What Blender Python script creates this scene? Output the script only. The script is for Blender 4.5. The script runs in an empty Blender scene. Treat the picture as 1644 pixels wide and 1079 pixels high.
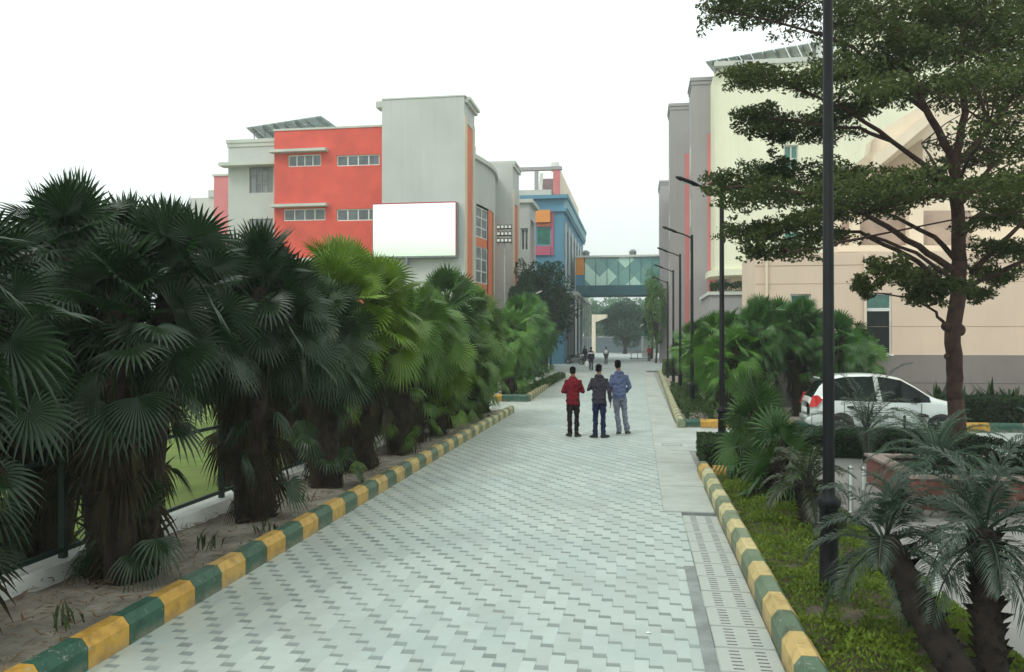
import bpy, bmesh, math, random
import numpy as np
from mathutils import Vector, Matrix, noise
R = math.radians
rnd = random.Random(7)
sc = bpy.context.scene
col = sc.collection

# ------------------------------------------------------------------ survey
F, CX, CY, HZ, H = 1300.0, 822.0, 539.5, 545.0, 2.3
YAW = math.atan(203 / F)
SA, CA = math.sin(YAW), math.cos(YAW)
def P(px, py, D):
    u = (px - CX) / F
    return Vector((D * (-SA + u * CA), D * (CA + u * SA), H + (HZ - py) / F * D))
def G(px, py):
    p = P(px, py, F * H / (py - HZ)); return Vector((p.x, p.y, 0))
def FY(px, py, Y):
    u = (px - CX) / F; return P(px, py, Y / (CA + u * SA))
def FX(px, py, X):
    u = (px - CX) / F; return P(px, py, X / (-SA + u * CA))

# ------------------------------------------------------------------ helpers
def tag(o, label=None, cat=None, group=None, kind=None):
    if label: o['label'] = label
    if cat: o['category'] = cat
    if group: o['group'] = group
    if kind: o['kind'] = kind
    return o
def empty(name, loc=(0, 0, 0), rz=0, label=None, cat=None, group=None):
    o = bpy.data.objects.new(name, None); col.objects.link(o)
    o.location = loc; o.rotation_euler = (0, 0, rz); o.empty_display_size = .3
    return tag(o, label, cat, group)
def chain_inv(p):
    m = Matrix.Identity(4)
    while p is not None:
        m = p.matrix_basis @ m; p = p.parent
    return m.inverted()
class MB:
    def __init__(s): s.v = []; s.f = []
    def add(s, vs, fs):
        b = len(s.v); s.v += [tuple(v) for v in vs]; s.f += [tuple(i + b for i in f) for f in fs]
    def quad(s, a, b, c, d): s.add([a, b, c, d], [(0, 1, 2, 3)])
    def box(s, x0, x1, y0, y1, z0, z1, rz=0, piv=None):
        vs = [Vector((x, y, z)) for z in (z0, z1) for x, y in ((x0, y0), (x1, y0), (x1, y1), (x0, y1))]
        if rz:
            c = Vector(piv) if piv else Vector(((x0 + x1) / 2, (y0 + y1) / 2, 0)); c.z = 0
            m = Matrix.Rotation(rz, 3, 'Z'); vs = [m @ (v - c) + c for v in vs]
        s.add(vs, [(3, 2, 1, 0), (4, 5, 6, 7), (0, 1, 5, 4), (1, 2, 6, 5), (2, 3, 7, 6), (3, 0, 4, 7)])
    def bbox(s, x0, x1, y0, y1, z0, z1, b=.02):
        bm = bmesh.new()
        bmesh.ops.create_cube(bm, size=1)
        for v in bm.verts:
            v.co = Vector((x0 + (v.co.x + .5) * (x1 - x0), y0 + (v.co.y + .5) * (y1 - y0), z0 + (v.co.z + .5) * (z1 - z0)))
        bmesh.ops.bevel(bm, geom=bm.edges[:], offset=b, segments=2, affect='EDGES')
        bm.verts.index_update()
        s.add([v.co.copy() for v in bm.verts], [[v.index for v in f.verts] for f in bm.faces]); bm.free()
    def prism(s, poly, z0, z1):
        n = len(poly)
        s.add([(x, y, z0) for x, y in poly] + [(x, y, z1) for x, y in poly],
              [tuple(range(n))[::-1], tuple(range(n, 2 * n))] + [(i, (i + 1) % n, n + (i + 1) % n, n + i) for i in range(n)])
    def extr(s, poly3, off):
        n = len(poly3); off = Vector(off)
        s.add([Vector(p) for p in poly3] + [Vector(p) + off for p in poly3],
              [tuple(range(n))[::-1], tuple(range(n, 2 * n))] + [(i, (i + 1) % n, n + (i + 1) % n, n + i) for i in range(n)])
    def tube(s, pts, rad, n=8, cap=True, ell=None, side=None):
        pts = [Vector(p) for p in pts]
        if not hasattr(rad, '__len__'): rad = [rad] * len(pts)
        vs = []; fs = []; prev = None
        for i, p in enumerate(pts):
            t = (pts[min(i + 1, len(pts) - 1)] - pts[max(i - 1, 0)])
            t = t.normalized() if t.length > 1e-9 else Vector((0, 0, 1))
            if prev is None:
                r = Vector(side) if side else (Vector((0, 1, 0)) if abs(t.y) < .8 else Vector((1, 0, 0)))
            else: r = prev
            r = (r - t * r.dot(t)); r = r.normalized() if r.length > 1e-6 else t.orthogonal().normalized()
            prev = r; b = t.cross(r)
            ra = rad[i]; e = ell[i] if ell else 1
            for k in range(n):
                a = 2 * math.pi * k / n
                vs.append(p + r * (math.cos(a) * ra * e) + b * (math.sin(a) * ra))
        for i in range(len(pts) - 1):
            for k in range(n):
                a = i * n + k; b_ = i * n + (k + 1) % n
                fs.append((a, b_, b_ + n, a + n))
        if cap:
            fs.append(tuple(range(n))[::-1]); fs.append(tuple(range((len(pts) - 1) * n, len(pts) * n)))
        s.add(vs, fs)
    def lathe(s, prof, c=(0, 0, 0), n=16):
        c = Vector(c); vs = []; fs = []
        for r, z in prof:
            for k in range(n):
                a = 2 * math.pi * k / n; vs.append(c + Vector((r * math.cos(a), r * math.sin(a), z)))
        for i in range(len(prof) - 1):
            for k in range(n):
                a = i * n + k; b_ = i * n + (k + 1) % n; fs.append((a, b_, b_ + n, a + n))
        fs.append(tuple(range(n))[::-1]); fs.append(tuple(range((len(prof) - 1) * n, len(prof) * n)))
        s.add(vs, fs)
    def ball(s, c, rx, ry, rz, n=12, m=8, jit=0):
        c = Vector(c); vs = [c + Vector((0, 0, -rz))]; fs = []
        for i in range(1, m):
            t = math.pi * i / m - math.pi / 2
            for k in range(n):
                a = 2 * math.pi * k / n; j = 1 + rnd.uniform(-jit, jit)
                vs.append(c + Vector((rx * j * math.cos(t) * math.cos(a), ry * j * math.cos(t) * math.sin(a), rz * j * math.sin(t))))
        vs.append(c + Vector((0, 0, rz)))
        for k in range(n): fs.append((0, 1 + (k + 1) % n, 1 + k))
        for i in range(m - 2):
            for k in range(n):
                a = 1 + i * n + k; b_ = 1 + i * n + (k + 1) % n; fs.append((a, b_, b_ + n, a + n))
        l = len(vs) - 1; o = 1 + (m - 2) * n
        for k in range(n): fs.append((o + k, o + (k + 1) % n, l))
        s.add(vs, fs)
    def wall(s, a, b, z0, z1, holes=(), depth=.15):
        a = Vector(a).to_2d(); b = Vector(b).to_2d(); L = (b - a).length; d = (b - a) / L; n = Vector((d.y, -d.x))
        hs = [(max(0, h[0]), min(L, h[1]), max(z0, h[2]), min(z1, h[3])) for h in holes]
        us = sorted(set([0, L] + [h[0] for h in hs] + [h[1] for h in hs])); zs = sorted(set([z0, z1] + [h[2] for h in hs] + [h[3] for h in hs]))
        def pt(u, z, k=0): q = a + d * u - n * k; return (q.x, q.y, z)
        for i in range(len(us) - 1):
            for j in range(len(zs) - 1):
                mu = (us[i] + us[i + 1]) / 2; mz = (zs[j] + zs[j + 1]) / 2
                if any(h[0] < mu < h[1] and h[2] < mz < h[3] for h in hs): continue
                s.quad(pt(us[i], zs[j]), pt(us[i + 1], zs[j]), pt(us[i + 1], zs[j + 1]), pt(us[i], zs[j + 1]))
        for u0, u1, v0, v1 in hs:
            for (p, q) in (((u0, v0), (u1, v0)), ((u1, v0), (u1, v1)), ((u1, v1), (u0, v1)), ((u0, v1), (u0, v0))):
                s.quad(pt(*p), pt(*p, depth), pt(*q, depth), pt(*q))
    def mesh(s, name, smooth=False):
        me = bpy.data.meshes.new(name); me.from_pydata(s.v, [], s.f)
        if smooth: me.polygons.foreach_set('use_smooth', [True] * len(me.polygons))
        me.update(); return me
    def build(s, name, mat, parent=None, smooth=False, local=False):
        if parent is not None and not local:
            m = chain_inv(parent); s.v = [tuple(m @ Vector(v)) for v in s.v]
        me = s.mesh(name, smooth); me.materials.append(mat)
        o = bpy.data.objects.new(name, me); col.objects.link(o); o.parent = parent
        return o
def box(name, mat, parent, *a):
    m = MB(); m.box(*a); return m.build(name, mat, parent)
def kids(o): return [c for c in bpy.data.objects if c.parent == o]
def copy_tree(o, parent=None):
    c = o.copy(); col.objects.link(c); c.parent = parent
    for ch in kids(o): copy_tree(ch, c)
    return c
def kill_tree(o):
    for ch in kids(o): kill_tree(ch)
    bpy.data.objects.remove(o)

# ------------------------------------------------------------------ materials
def nodes(name):
    m = bpy.data.materials.new(name); m.use_nodes = True
    nt = m.node_tree; return m, nt, nt.nodes['Principled BSDF'], nt.nodes['Material Output']
def mth(nt, op, a, b=None, c=None, clamp=False):
    n = nt.nodes.new('ShaderNodeMath'); n.operation = op; n.use_clamp = clamp
    for i, x in enumerate((a, b, c)):
        if x is None: continue
        if isinstance(x, (int, float)): n.inputs[i].default_value = x
        else: nt.links.new(x, n.inputs[i])
    return n.outputs[0]
def mixc(nt, f, a, b, mode='MIX'):
    n = nt.nodes.new('ShaderNodeMix'); n.data_type = 'RGBA'; n.blend_type = mode
    for k, x in ((0, f), (6, a), (7, b)):
        if isinstance(x, (int, float)): n.inputs[k].default_value = x
        elif isinstance(x, tuple): n.inputs[k].default_value = (*x[:3], 1)
        else: nt.links.new(x, n.inputs[k])
    return n.outputs[2]
def noise_n(nt, vec, scale, detail=4, rough=.55):
    n = nt.nodes.new('ShaderNodeTexNoise'); n.inputs['Scale'].default_value = scale
    n.inputs['Detail'].default_value = detail; n.inputs['Roughness'].default_value = rough
    nt.links.new(vec, n.inputs['Vector']); return n.outputs['Fac']
def ramp(nt, x, lo, hi):
    n = nt.nodes.new('ShaderNodeMapRange'); n.inputs[1].default_value = lo; n.inputs[2].default_value = hi
    nt.links.new(x, n.inputs[0]); return n.outputs[0]
def M(name, c, rough=.75, var=.18, scale=1.5, bump=0, bscale=30, metal=0, spec=.4, coat=0, streak=0, objcol=False, dirt=None, dscale=.6, damt=.5):
    m, nt, b, out = nodes(name)
    tc = nt.nodes.new('ShaderNodeTexCoord').outputs['Object']
    n1 = noise_n(nt, tc, scale, 5, .6)
    d = tuple(max(0, x * (1 - var * 1.4)) for x in c); l = tuple(min(1, x * (1 + var)) for x in c)
    cc = mixc(nt, ramp(nt, n1, .3, .7), d, l)
    if streak:
        mp = nt.nodes.new('ShaderNodeMapping'); mp.inputs['Scale'].default_value = (2.2, 2.2, .12); nt.links.new(tc, mp.inputs[0])
        cc = mixc(nt, mth(nt, 'MULTIPLY', ramp(nt, noise_n(nt, mp.outputs[0], 1.6, 6, .7), .5, .8), streak), cc, tuple(x * .5 for x in c))
    if dirt:
        cc = mixc(nt, mth(nt, 'MULTIPLY', ramp(nt, noise_n(nt, tc, dscale, 6, .65), .45, .7), damt), cc, dirt)
    if objcol:
        oi = nt.nodes.new('ShaderNodeObjectInfo'); cc = mixc(nt, 1.0, cc, oi.outputs['Color'], 'MULTIPLY')
    if name == 'kerb_paint':   # chipped paint and mud low on the kerb
        cc = mixc(nt, mth(nt, 'MULTIPLY', ramp(nt, noise_n(nt, tc, 16, 6, .75), .60, .66), .8), cc, (.36, .35, .31))
        gp_ = nt.nodes.new('ShaderNodeSeparateXYZ'); nt.links.new(nt.nodes.new('ShaderNodeNewGeometry').outputs['Position'], gp_.inputs[0])
        low = mth(nt, 'MULTIPLY', ramp(nt, gp_.outputs[2], .09, .0), ramp(nt, noise_n(nt, tc, 6, 5, .7), .35, .6))
        cc = mixc(nt, mth(nt, 'MULTIPLY', low, .8), cc, (.24, .21, .16))
    nt.links.new(cc, b.inputs['Base Color'])
    b.inputs['Roughness'].default_value = rough; b.inputs['Metallic'].default_value = metal
    b.inputs['Specular IOR Level'].default_value = spec; b.inputs['Coat Weight'].default_value = coat
    if bump:
        bn = nt.nodes.new('ShaderNodeBump'); bn.inputs['Strength'].default_value = bump; bn.inputs['Distance'].default_value = .02
        nt.links.new(noise_n(nt, tc, bscale, 6, .7), bn.inputs['Height']); nt.links.new(bn.outputs[0], b.inputs['Normal'])
    return m
def leafmat(name, c, c2, rough=.5, trans=.2, scale=2.5, spec=.35):
    # colour varies by clump and by leaf
    m, nt, b, out = nodes(name)
    tc = nt.nodes.new('ShaderNodeTexCoord').outputs['Object']
    cc = mixc(nt, ramp(nt, noise_n(nt, tc, scale, 3), .35, .65), c, c2)
    cc = mixc(nt, mth(nt, 'MULTIPLY', ramp(nt, noise_n(nt, tc, 40, 2), .3, .7), .35), cc, tuple(x * .55 for x in c))
    oi = nt.nodes.new('ShaderNodeObjectInfo'); cc = mixc(nt, 1.0, cc, oi.outputs['Color'], 'MULTIPLY')
    nt.links.new(cc, b.inputs['Base Color']); b.inputs['Roughness'].default_value = rough; b.inputs['Specular IOR Level'].default_value = spec
    t = nt.nodes.new('ShaderNodeBsdfTranslucent'); nt.links.new(cc, t.inputs[0])
    mx = nt.nodes.new('ShaderNodeMixShader'); mx.inputs[0].default_value = trans
    nt.links.new(b.outputs[0], mx.inputs[1]); nt.links.new(t.outputs[0], mx.inputs[2]); nt.links.new(mx.outputs[0], out.inputs['Surface'])
    return m

GREY = M('grey_render', (.485, .51, .48), .85, .07, .35, .15, 12, streak=.22)
GREYR = M('warm_grey_render', (.34, .325, .33), .85, .06, .35, .15, 12, streak=.15)
REDW = M('red_tile_wall', (.64, .09, .062), .7, .12, .8, .1, 6)
ORNG = M('orange_wall', (.66, .17, .07), .75, .1, .6)
PINK = M('pink_wall', (.60, .20, .20), .8, .08, .6)
PINKB = M('magenta_panel', (.50, .12, .19), .8, .08, .6)
ORNB = M('bright_orange_panel', (.74, .30, .07), .8, .06, .6)
CREAM = M('cream_wall', (.76, .76, .58), .85, .05, .3, .1, 15, streak=.15)
PEACH = M('peach_wall', (.68, .54, .42), .85, .06, .35, .1, 15, streak=.16)
PEACHL = M('pale_peach_wall', (.74, .64, .50), .85, .06, .35, .1, 15, streak=.12)
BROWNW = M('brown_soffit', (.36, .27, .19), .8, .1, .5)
PLINTH = M('grey_plinth', (.22, .20, .185), .8, .1, .6, .1, 20, streak=.2)
BLUE = M('blue_wall', (.10, .26, .37), .8, .08, .5, streak=.12)
BLUEL = M('light_blue_wall', (.20, .37, .42), .8, .08, .5)
TRIM = M('pale_trim', (.52, .54, .49), .8, .08, .8)
WHITE = M('white_paint', (.72, .74, .70), .6, .08, 1.5, dirt=(.4, .38, .33), dscale=2, damt=.3)
BAND = M('sand_trim', (.60, .54, .42), .8, .06, .5)
def glassm(name, c, rough=.08, spec=.8):
    m, nt, b, out = nodes(name)
    tc = nt.nodes.new('ShaderNodeTexCoord').outputs['Object']
    nt.links.new(mixc(nt, ramp(nt, noise_n(nt, tc, 1.4, 2), .35, .65), tuple(x * .6 for x in c), tuple(x * 1.4 for x in c)), b.inputs['Base Color'])
    b.inputs['Roughness'].default_value = rough; b.inputs['Specular IOR Level'].default_value = spec
    return m
GLASS = glassm('window_glass', (.07, .09, .10), .1)
GLASSG = glassm('grey_louvre_glass', (.16, .18, .18), .3)
GLASST = glassm('teal_glass', (.03, .16, .12), .12)
GLASSD = glassm('dark_glass', (.008, .014, .013), .12, .2)
DARK = M('dark_recess', (.05, .05, .05), .9, .2, 2)
SOLAR = M('solar_panel', (.40, .50, .49), .35, .12, 4, spec=.5)
STEELG = M('galvanised_steel', (.24, .27, .27), .5, .15, 4, metal=.3)
BLACKP = M('black_post_paint', (.005, .006, .007), .55, .3, 6, .1, 60, spec=.18)
DGREENP = M('dark_green_paint', (.012, .035, .025), .5, .2, 6)
STAIN = M('stainless_steel', (.30, .33, .31), .35, .15, 8, metal=.7)
SOIL = M('dry_soil', (.29, .265, .215), .95, .35, 2.2, .9, 25, dirt=(.17, .14, .11), dscale=3, damt=.6)
LAWN = M('lawn', (.115, .175, .03), .95, .25, 1.2, .6, 60, dirt=(.16, .18, .05), dscale=.5, damt=.6)
CONC = M('concrete', (.42, .46, .42), .85, .12, 1.2, .35, 50, dirt=(.27, .28, .25), dscale=1.3, damt=.5)
CONCD = M('dark_concrete', (.26, .29, .28), .85, .18, 2.5, .5, 60, dirt=(.14, .15, .14), dscale=4, damt=.6)
PLAZA = M('plaza_paving', (.27, .265, .25), .85, .1, .8, .3, 50, dirt=(.2, .19, .17), dscale=.8, damt=.5)
ROADF = M('side_road_concrete', (.40, .44, .41), .85, .1, .5, .3, 40, dirt=(.3, .31, .29), dscale=.5, damt=.5)
KERB = M('kerb_paint', (1, 1, 1), .55, .16, 3.5, .4, 40, objcol=True, dirt=(.34, .31, .25), dscale=7, damt=.75)
GRANITE = M('red_granite', (.20, .085, .065), .55, .3, 30, .1, 80, spec=.5)
PTRUNK = M('palm_trunk_fibre', (.034, .023, .016), .95, .5, 9, 1, 60, objcol=True)
DEADF = leafmat('dead_frond', (.030, .030, .015), (.060, .047, .026), .9, .12, 6, .1)
FAN = leafmat('fan_leaf', (.034, .078, .020), (.060, .125, .028), .42, .18, 1.6, .5)
FEATH = leafmat('feather_leaf', (.036, .062, .036), (.06, .09, .052), .4, .15, 4, .5)
BARK = M('tree_bark', (.058, .030, .022), .95, .4, 6, 1, 35)
TLEAF = leafmat('tree_leaf', (.036, .058, .013), (.095, .125, .028), .6, .3, 1.1, .25)
FLEAF = leafmat('far_tree_leaf', (.035, .07, .04), (.06, .10, .055), .8, .2, .4, .2)
HEDGE = leafmat('hedge_leaf', (.025, .048, .018), (.05, .085, .028), .6, .2, 3, .25)
GRASS = leafmat('groundcover_leaf', (.095, .155, .020), (.175, .255, .030), .65, .3, 2.2, .2)
SKIN = M('skin', (.24, .12, .075), .5, .08, 20)
HAIR = M('black_hair', (.004, .004, .004), .85, .3, 60, .6, 200, spec=.08)

# pavers: stepped interlocking blocks with wide shadowed joints
def paver_mat():
    m, nt, b, out = nodes('interlocking_pavers')
    pos = nt.nodes.new('ShaderNodeNewGeometry').outputs['Position']
    sp = nt.nodes.new('ShaderNodeSeparateXYZ')
    wob = nt.nodes.new('ShaderNodeTexNoise'); wob.inputs['Scale'].default_value = 1.1; wob.inputs['Detail'].default_value = 2
    nt.links.new(pos, wob.inputs['Vector'])
    va = nt.nodes.new('ShaderNodeVectorMath'); va.operation = 'MULTIPLY_ADD'; nt.links.new(wob.outputs['Color'], va.inputs[0])
    va.inputs[1].default_value = (.05, .07, 0); nt.links.new(pos, va.inputs[2]); nt.links.new(va.outputs[0], sp.inputs[0])
    x, y = sp.outputs[0], sp.outputs[1]
    a, s, h = .1, .141, .423
    xa = mth(nt, 'DIVIDE', x, a); ix = mth(nt, 'FLOOR', xa); fx = mth(nt, 'MULTIPLY', mth(nt, 'FRACT', xa), a)
    yy = mth(nt, 'DIVIDE', mth(nt, 'MULTIPLY_ADD', ix, s, y), h); jy = mth(nt, 'FLOOR', yy); fy = mth(nt, 'MULTIPLY', mth(nt, 'FRACT', yy), h)
    wn = nt.nodes.new('ShaderNodeTexWhiteNoise'); wn.noise_dimensions = '2D'
    cb = nt.nodes.new('ShaderNodeCombineXYZ'); nt.links.new(ix, cb.inputs[0]); nt.links.new(jy, cb.inputs[1]); nt.links.new(cb.outputs[0], wn.inputs['Vector'])
    rv = wn.outputs['Value']
    wid = mth(nt, 'MULTIPLY_ADD', rv, .050, .045)
    dash = mth(nt, 'SUBTRACT', 1.0, ramp(nt, mth(nt, 'DIVIDE', fy, wid), .75, 1.1))
    con = mth(nt, 'MULTIPLY', mth(nt, 'LESS_THAN', fx, .008), mth(nt, 'LESS_THAN', fy, s + .04))
    wn2 = nt.nodes.new('ShaderNodeTexWhiteNoise'); wn2.noise_dimensions = '2D'
    cb2 = nt.nodes.new('ShaderNodeCombineXYZ')
    nt.links.new(mth(nt, 'FLOOR', mth(nt, 'DIVIDE', ix, 2)), cb2.inputs[0]); nt.links.new(jy, cb2.inputs[1]); nt.links.new(cb2.outputs[0], wn2.inputs['Vector'])
    big = ramp(nt, noise_n(nt, pos, .35, 5, .6), .35, .65)
    c = mixc(nt, wn2.outputs['Value'], (.32, .395, .380), (.43, .510, .488))
    c = mixc(nt, mth(nt, 'MULTIPLY', big, .55), c, (.50, .54, .48))
    fine = ramp(nt, noise_n(nt, pos, 18, 5, .7), .35, .7)
    c = mixc(nt, mth(nt, 'MULTIPLY', fine, .18), c, (.33, .37, .35))
    # sandy dust swept against the left kerb
    kerbd = ramp(nt, x, -2.2, -3.9)
    c = mixc(nt, mth(nt, 'MULTIPLY', mth(nt, 'MULTIPLY', kerbd, ramp(nt, noise_n(nt, pos, 1.3, 5, .6), .3, .65)), .65), c, (.42, .42, .32))
    str_ = ramp(nt, noise_n(nt, pos, .7, 3), .2, .55)
    j = mth(nt, 'MULTIPLY', dash, mth(nt, 'MULTIPLY_ADD', str_, .45, .42))
    c = mixc(nt, j, c, (.15, .185, .175))
    c = mixc(nt, mth(nt, 'MULTIPLY', con, .42), c, (.12, .15, .14))
    st = ramp(nt, noise_n(nt, pos, .6, 7, .72), .50, .70)
    c = mixc(nt, mth(nt, 'MULTIPLY', st, .38), c, (.27, .28, .25))
    wn3 = nt.nodes.new('ShaderNodeTexWhiteNoise'); wn3.noise_dimensions = '2D'; nt.links.new(cb2.outputs[0], wn3.inputs['Vector'])
    c = mixc(nt, mth(nt, 'MULTIPLY', mth(nt, 'GREATER_THAN', wn3.outputs['Value'], .84), .34), c, (.26, .30, .29))
    nt.links.new(c, b.inputs['Base Color']); b.inputs['Roughness'].default_value = .72
    hgt = mth(nt, 'SUBTRACT', mth(nt, 'SUBTRACT', 1.0, dash), mth(nt, 'MULTIPLY', con, .5))
    hgt = mth(nt, 'ADD', hgt, mth(nt, 'MULTIPLY', fine, .15))
    bn = nt.nodes.new('ShaderNodeBump'); bn.inputs['Strength'].default_value = .35; bn.inputs['Distance'].default_value = .01
    nt.links.new(hgt, bn.inputs['Height']); nt.links.new(bn.outputs[0], b.inputs['Normal'])
    return m
PAVER = paver_mat()

# ------------------------------------------------------------------ setting
def sheet(name, mat, x0, x1, y0, y1, z, n=1):
    m = MB()
    m.quad((x0, y0, z), (x1, y0, z), (x1, y1, z), (x0, y1, z))
    return tag(m.build(name, mat), kind='structure')
sheet('ground', M('far_ground', (.30, .32, .29), .9, .12, .2, .3, 10), -400, 400, -40, 900, -.06)
sheet('lawn', LAWN, -60, -5.45, -5, 46, -.03)
sheet('path', PAVER, -3.95, .56, -2, 25.3, 0)
sheet('path', PAVER, -9, .56, 25.3, 60, 0)
sheet('forecourt', M('far_paving', (.40, .45, .43), .85, .08, .3, .2, 20, dirt=(.30, .33, .32), dscale=.25, damt=.5), -30, 30, 60, 300, -.004)
sheet('side_road', ROADF, 1.0, 40, 17.6, 21.7, -.004)
sheet('pavement', PLAZA, 1.0, 40, -2, 17.6, -.008)
sheet('gutter', CONCD, .455, .56, -2, 8.4, .004)
m = MB(); m.box(-12.0, -4.55, 29.9, 50, -.05, .10); tag(m.build('planting_bed', SOIL), kind='structure')
# left bed of dry soil, uneven
def bed(name, mat, poly_fn, x0, x1, y0, y1, z, amp, nx, ny):
    m = MB()
    for j in range(ny + 1):
        for i in range(nx + 1):
            x = x0 + (x1 - x0) * i / nx; y = y0 + (y1 - y0) * j / ny
            m.v.append((x, y, z + amp * noise.noise(Vector((x * 1.3, y * 1.3, z))) + amp * .4 * noise.noise(Vector((x * 6, y * 6, 3)))))
    for j in range(ny):
        for i in range(nx):
            a = j * (nx + 1) + i; m.f.append((a, a + 1, a + nx + 2, a + nx + 1))
    return tag(m.build(name, mat, smooth=True), kind='structure')
bed('planting_bed', SOIL, None, -5.5, -3.93, -1, 25.2, .09, .06, 26, 400)
bed('planting_bed', M('bed_soil', (.09, .075, .05), .95, .3, 3, .8, 30), None, 1.15, 2.62, 0, 13.2, .10, .05, 20, 160)
bed('planting_bed', SOIL, None, 1.15, 40, 21.8, 27.4, .10, .05, 60, 20)
bed('planting_bed', SOIL, None, 1.40, 4.0, 27.4, 57, .10, .05, 8, 60)
bed('planting_bed', M('hedge_soil', (.06, .05, .035), .95, .3, 3, .8, 30), None, 1.2, 2.75, 14.3, 16.6, .06, .03, 12, 12)
sheet('pavement', CONC, -40, -5.5, 46, 60, -.02)

# concrete apron panels beside the path
ys = [11.0, 12.9, 15.3, 17.0, 19.8, 22.6, 25.8, 29, 33, 37, 41, 46, 51, 57]
for i in range(len(ys) - 1):
    m = MB(); w1 = 1.0 if not (12.9 < (ys[i] + ys[i + 1]) / 2 < 17 or 17 < (ys[i] + ys[i + 1]) / 2 < 21.5) else 1.03
    if 16.9 < ys[i] < 19.9: w1 = 1.6
    m.bbox(.33, w1, ys[i] + .012, ys[i + 1] - .012, -.05, .012, .006)
    o = m.build('pavement_panel', CONC); tag(o, kind='structure')
box('joint_strip', CONCD, None, .325, 1.0, 10.99, 57, -.05, .003)['kind'] = 'structure'
# oblong sump outline let into the apron
mh = MB()
for (x0, x1, y0, y1) in ((.50, .93, 17.75, 17.79), (.50, .93, 18.02, 18.06), (.50, .53, 17.79, 18.02), (.90, .93, 17.79, 18.02)): mh.box(x0, x1, y0, y1, .005, .016)
mh_r = empty('manhole_cover', (.72, 17.9, 0), 0, 'oblong iron rimmed cover let into the concrete strip beside the path', 'manhole cover')
mh.build('rim', CONCD, mh_r); box('lid', CONC, mh_r, .53, .90, 17.79, 18.02, .0, .0145)

# ------------------------------------------------------------------ drain covers
CONCS = M('slot_shade', (.12, .125, .115), .95, .3, 20)  # dark strips stand in for the shade inside open slots
dc = empty('drain_cover', (.78, 0, 0), 0, 'slotted concrete drain cover in the strip between the pavers and the striped kerb', 'drain cover', 'slotted drain covers beside the path')
m = MB(); m.bbox(.563, 1.0, .008, .447, -.06, .014, .006); m.build('slab', CONC, dc)
for c in range(2):
    for k in range(6):
        m = MB(); m.box(.655 + c * .185, .655 + c * .185 + .075, .05 + k * .065, .05 + k * .065 + .017, .005, .0155); m.build('slot', CONCS, dc)
n = 0
for k in range(20):
    y = 2.1 + k * .456
    if y + .45 > 10.95: break
    o = dc if k == 0 else copy_tree(dc)
    o.location = (.78 + rnd.uniform(-.004, .004), y, rnd.uniform(-.003, .003)); o.rotation_euler = (0, 0, rnd.uniform(-.006, .006)); n += 1

# ------------------------------------------------------------------ kerbs
YEL, GRN = (.60, .34, .055), (.028, .105, .070)
def kerb_run(label, a, b, side, start, blk=.46, first='y', h=.22, w=.2, washout0=0, washout1=1):
    """striped kerb from a to b; side=+1: road lies to the left of a->b; bevelled cross-section"""
    a = Vector((*a, 0)); b = Vector((*b, 0)); L = (b - a).length; d = (b - a) / L; nrm = Vector((d.y, -d.x, 0)) * side
    root = empty('painted_kerb', a, 0, label, 'kerb')
    prof = [(0, -.06), (0, h - .065), (.05, h), (w - .05, h), (w, h - .06), (w, -.06)]
    s = 0; k = 0 if first == 'y' else 1; s = -start
    while s < L:
        s0, s1 = max(0, s), min(L, s + blk)
        if s1 - s0 > .03:
            m = MB(); g = .003
            dz = rnd.uniform(-.003, .003)
            rings = []
            for t in (s0 + g, s1 - g):
                rings.append([a + d * t + nrm * (px + rnd.uniform(-.003, .003)) + Vector((0, 0, pz + (dz if pz > 0 else 0))) for px, pz in prof])
            nn = len(prof)
            m.add(rings[0] + rings[1], [tuple(range(nn)), tuple(range(nn, 2 * nn))[::-1]] + [(i, i + nn, (i + 1) % nn + nn, (i + 1) % nn) for i in range(nn)])
            o = m.build('kerb_block', KERB, root)
            f = min(1, max(0, washout0 + (washout1 - washout0) * (s0 / L))); f = min(1, max(0, f + rnd.uniform(-.06, .06)))  # far blocks paler: overexposure and dust put into the paint colour
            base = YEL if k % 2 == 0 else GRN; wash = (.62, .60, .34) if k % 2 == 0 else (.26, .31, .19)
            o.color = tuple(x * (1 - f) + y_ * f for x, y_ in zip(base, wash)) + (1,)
        s += blk; k += 1
    return root
kerb_run('yellow and green striped kerb in front of the tall fan palms, running up from the photo corner', (-3.77, 2.36), (-3.86, 25.2), -1, 0, first='y', washout0=-.1, washout1=.9)
kerb_run('striped kerb of the farther left bed, bending away past the standing men', (-3.98, 29.8), (-4.5, 48.5), -1, 0, .5, first='g', washout0=.55, washout1=1, h=.27)
kerb_run('short yellow and green kerb closing the near end of the farther left bed', (-6.0, 29.75), (-4.03, 29.75), 1, .0, 1.0, first='y', h=.27, washout0=0, washout1=0)
kerb_run('striped kerb between the slotted drain covers and the bright green ground cover', (1.01, 2.35), (1.01, 13.5), 1, 0, first='g', washout0=.05, washout1=1.1)
kerb_run('rounded yellow kerb corner and green kerb in front of the small box hedge', (1.22, 13.95), (2.7, 13.95), 1, 0, .22, first='y', h=.2, washout0=0, washout1=0)
kerb_run('yellow kerb stub beside the concrete strip at the small box hedge', (1.0, 13.55), (1.0, 14.35), 1, 0, .5, first='y', h=.2, washout0=.1, washout1=.9)
kerb_run('striped kerb along the farther right palm bed beside the path', (1.0, 21.4), (1.33, 56), 1, 0, .46, first='g', washout0=.95, washout1=1)
kerb_run('yellow and green striped kerb across the far side of the side road behind the white car', (1.03, 21.55), (16, 21.75), -1, .22, .78, first='g', washout0=.0, washout1=0, h=.22)

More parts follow.
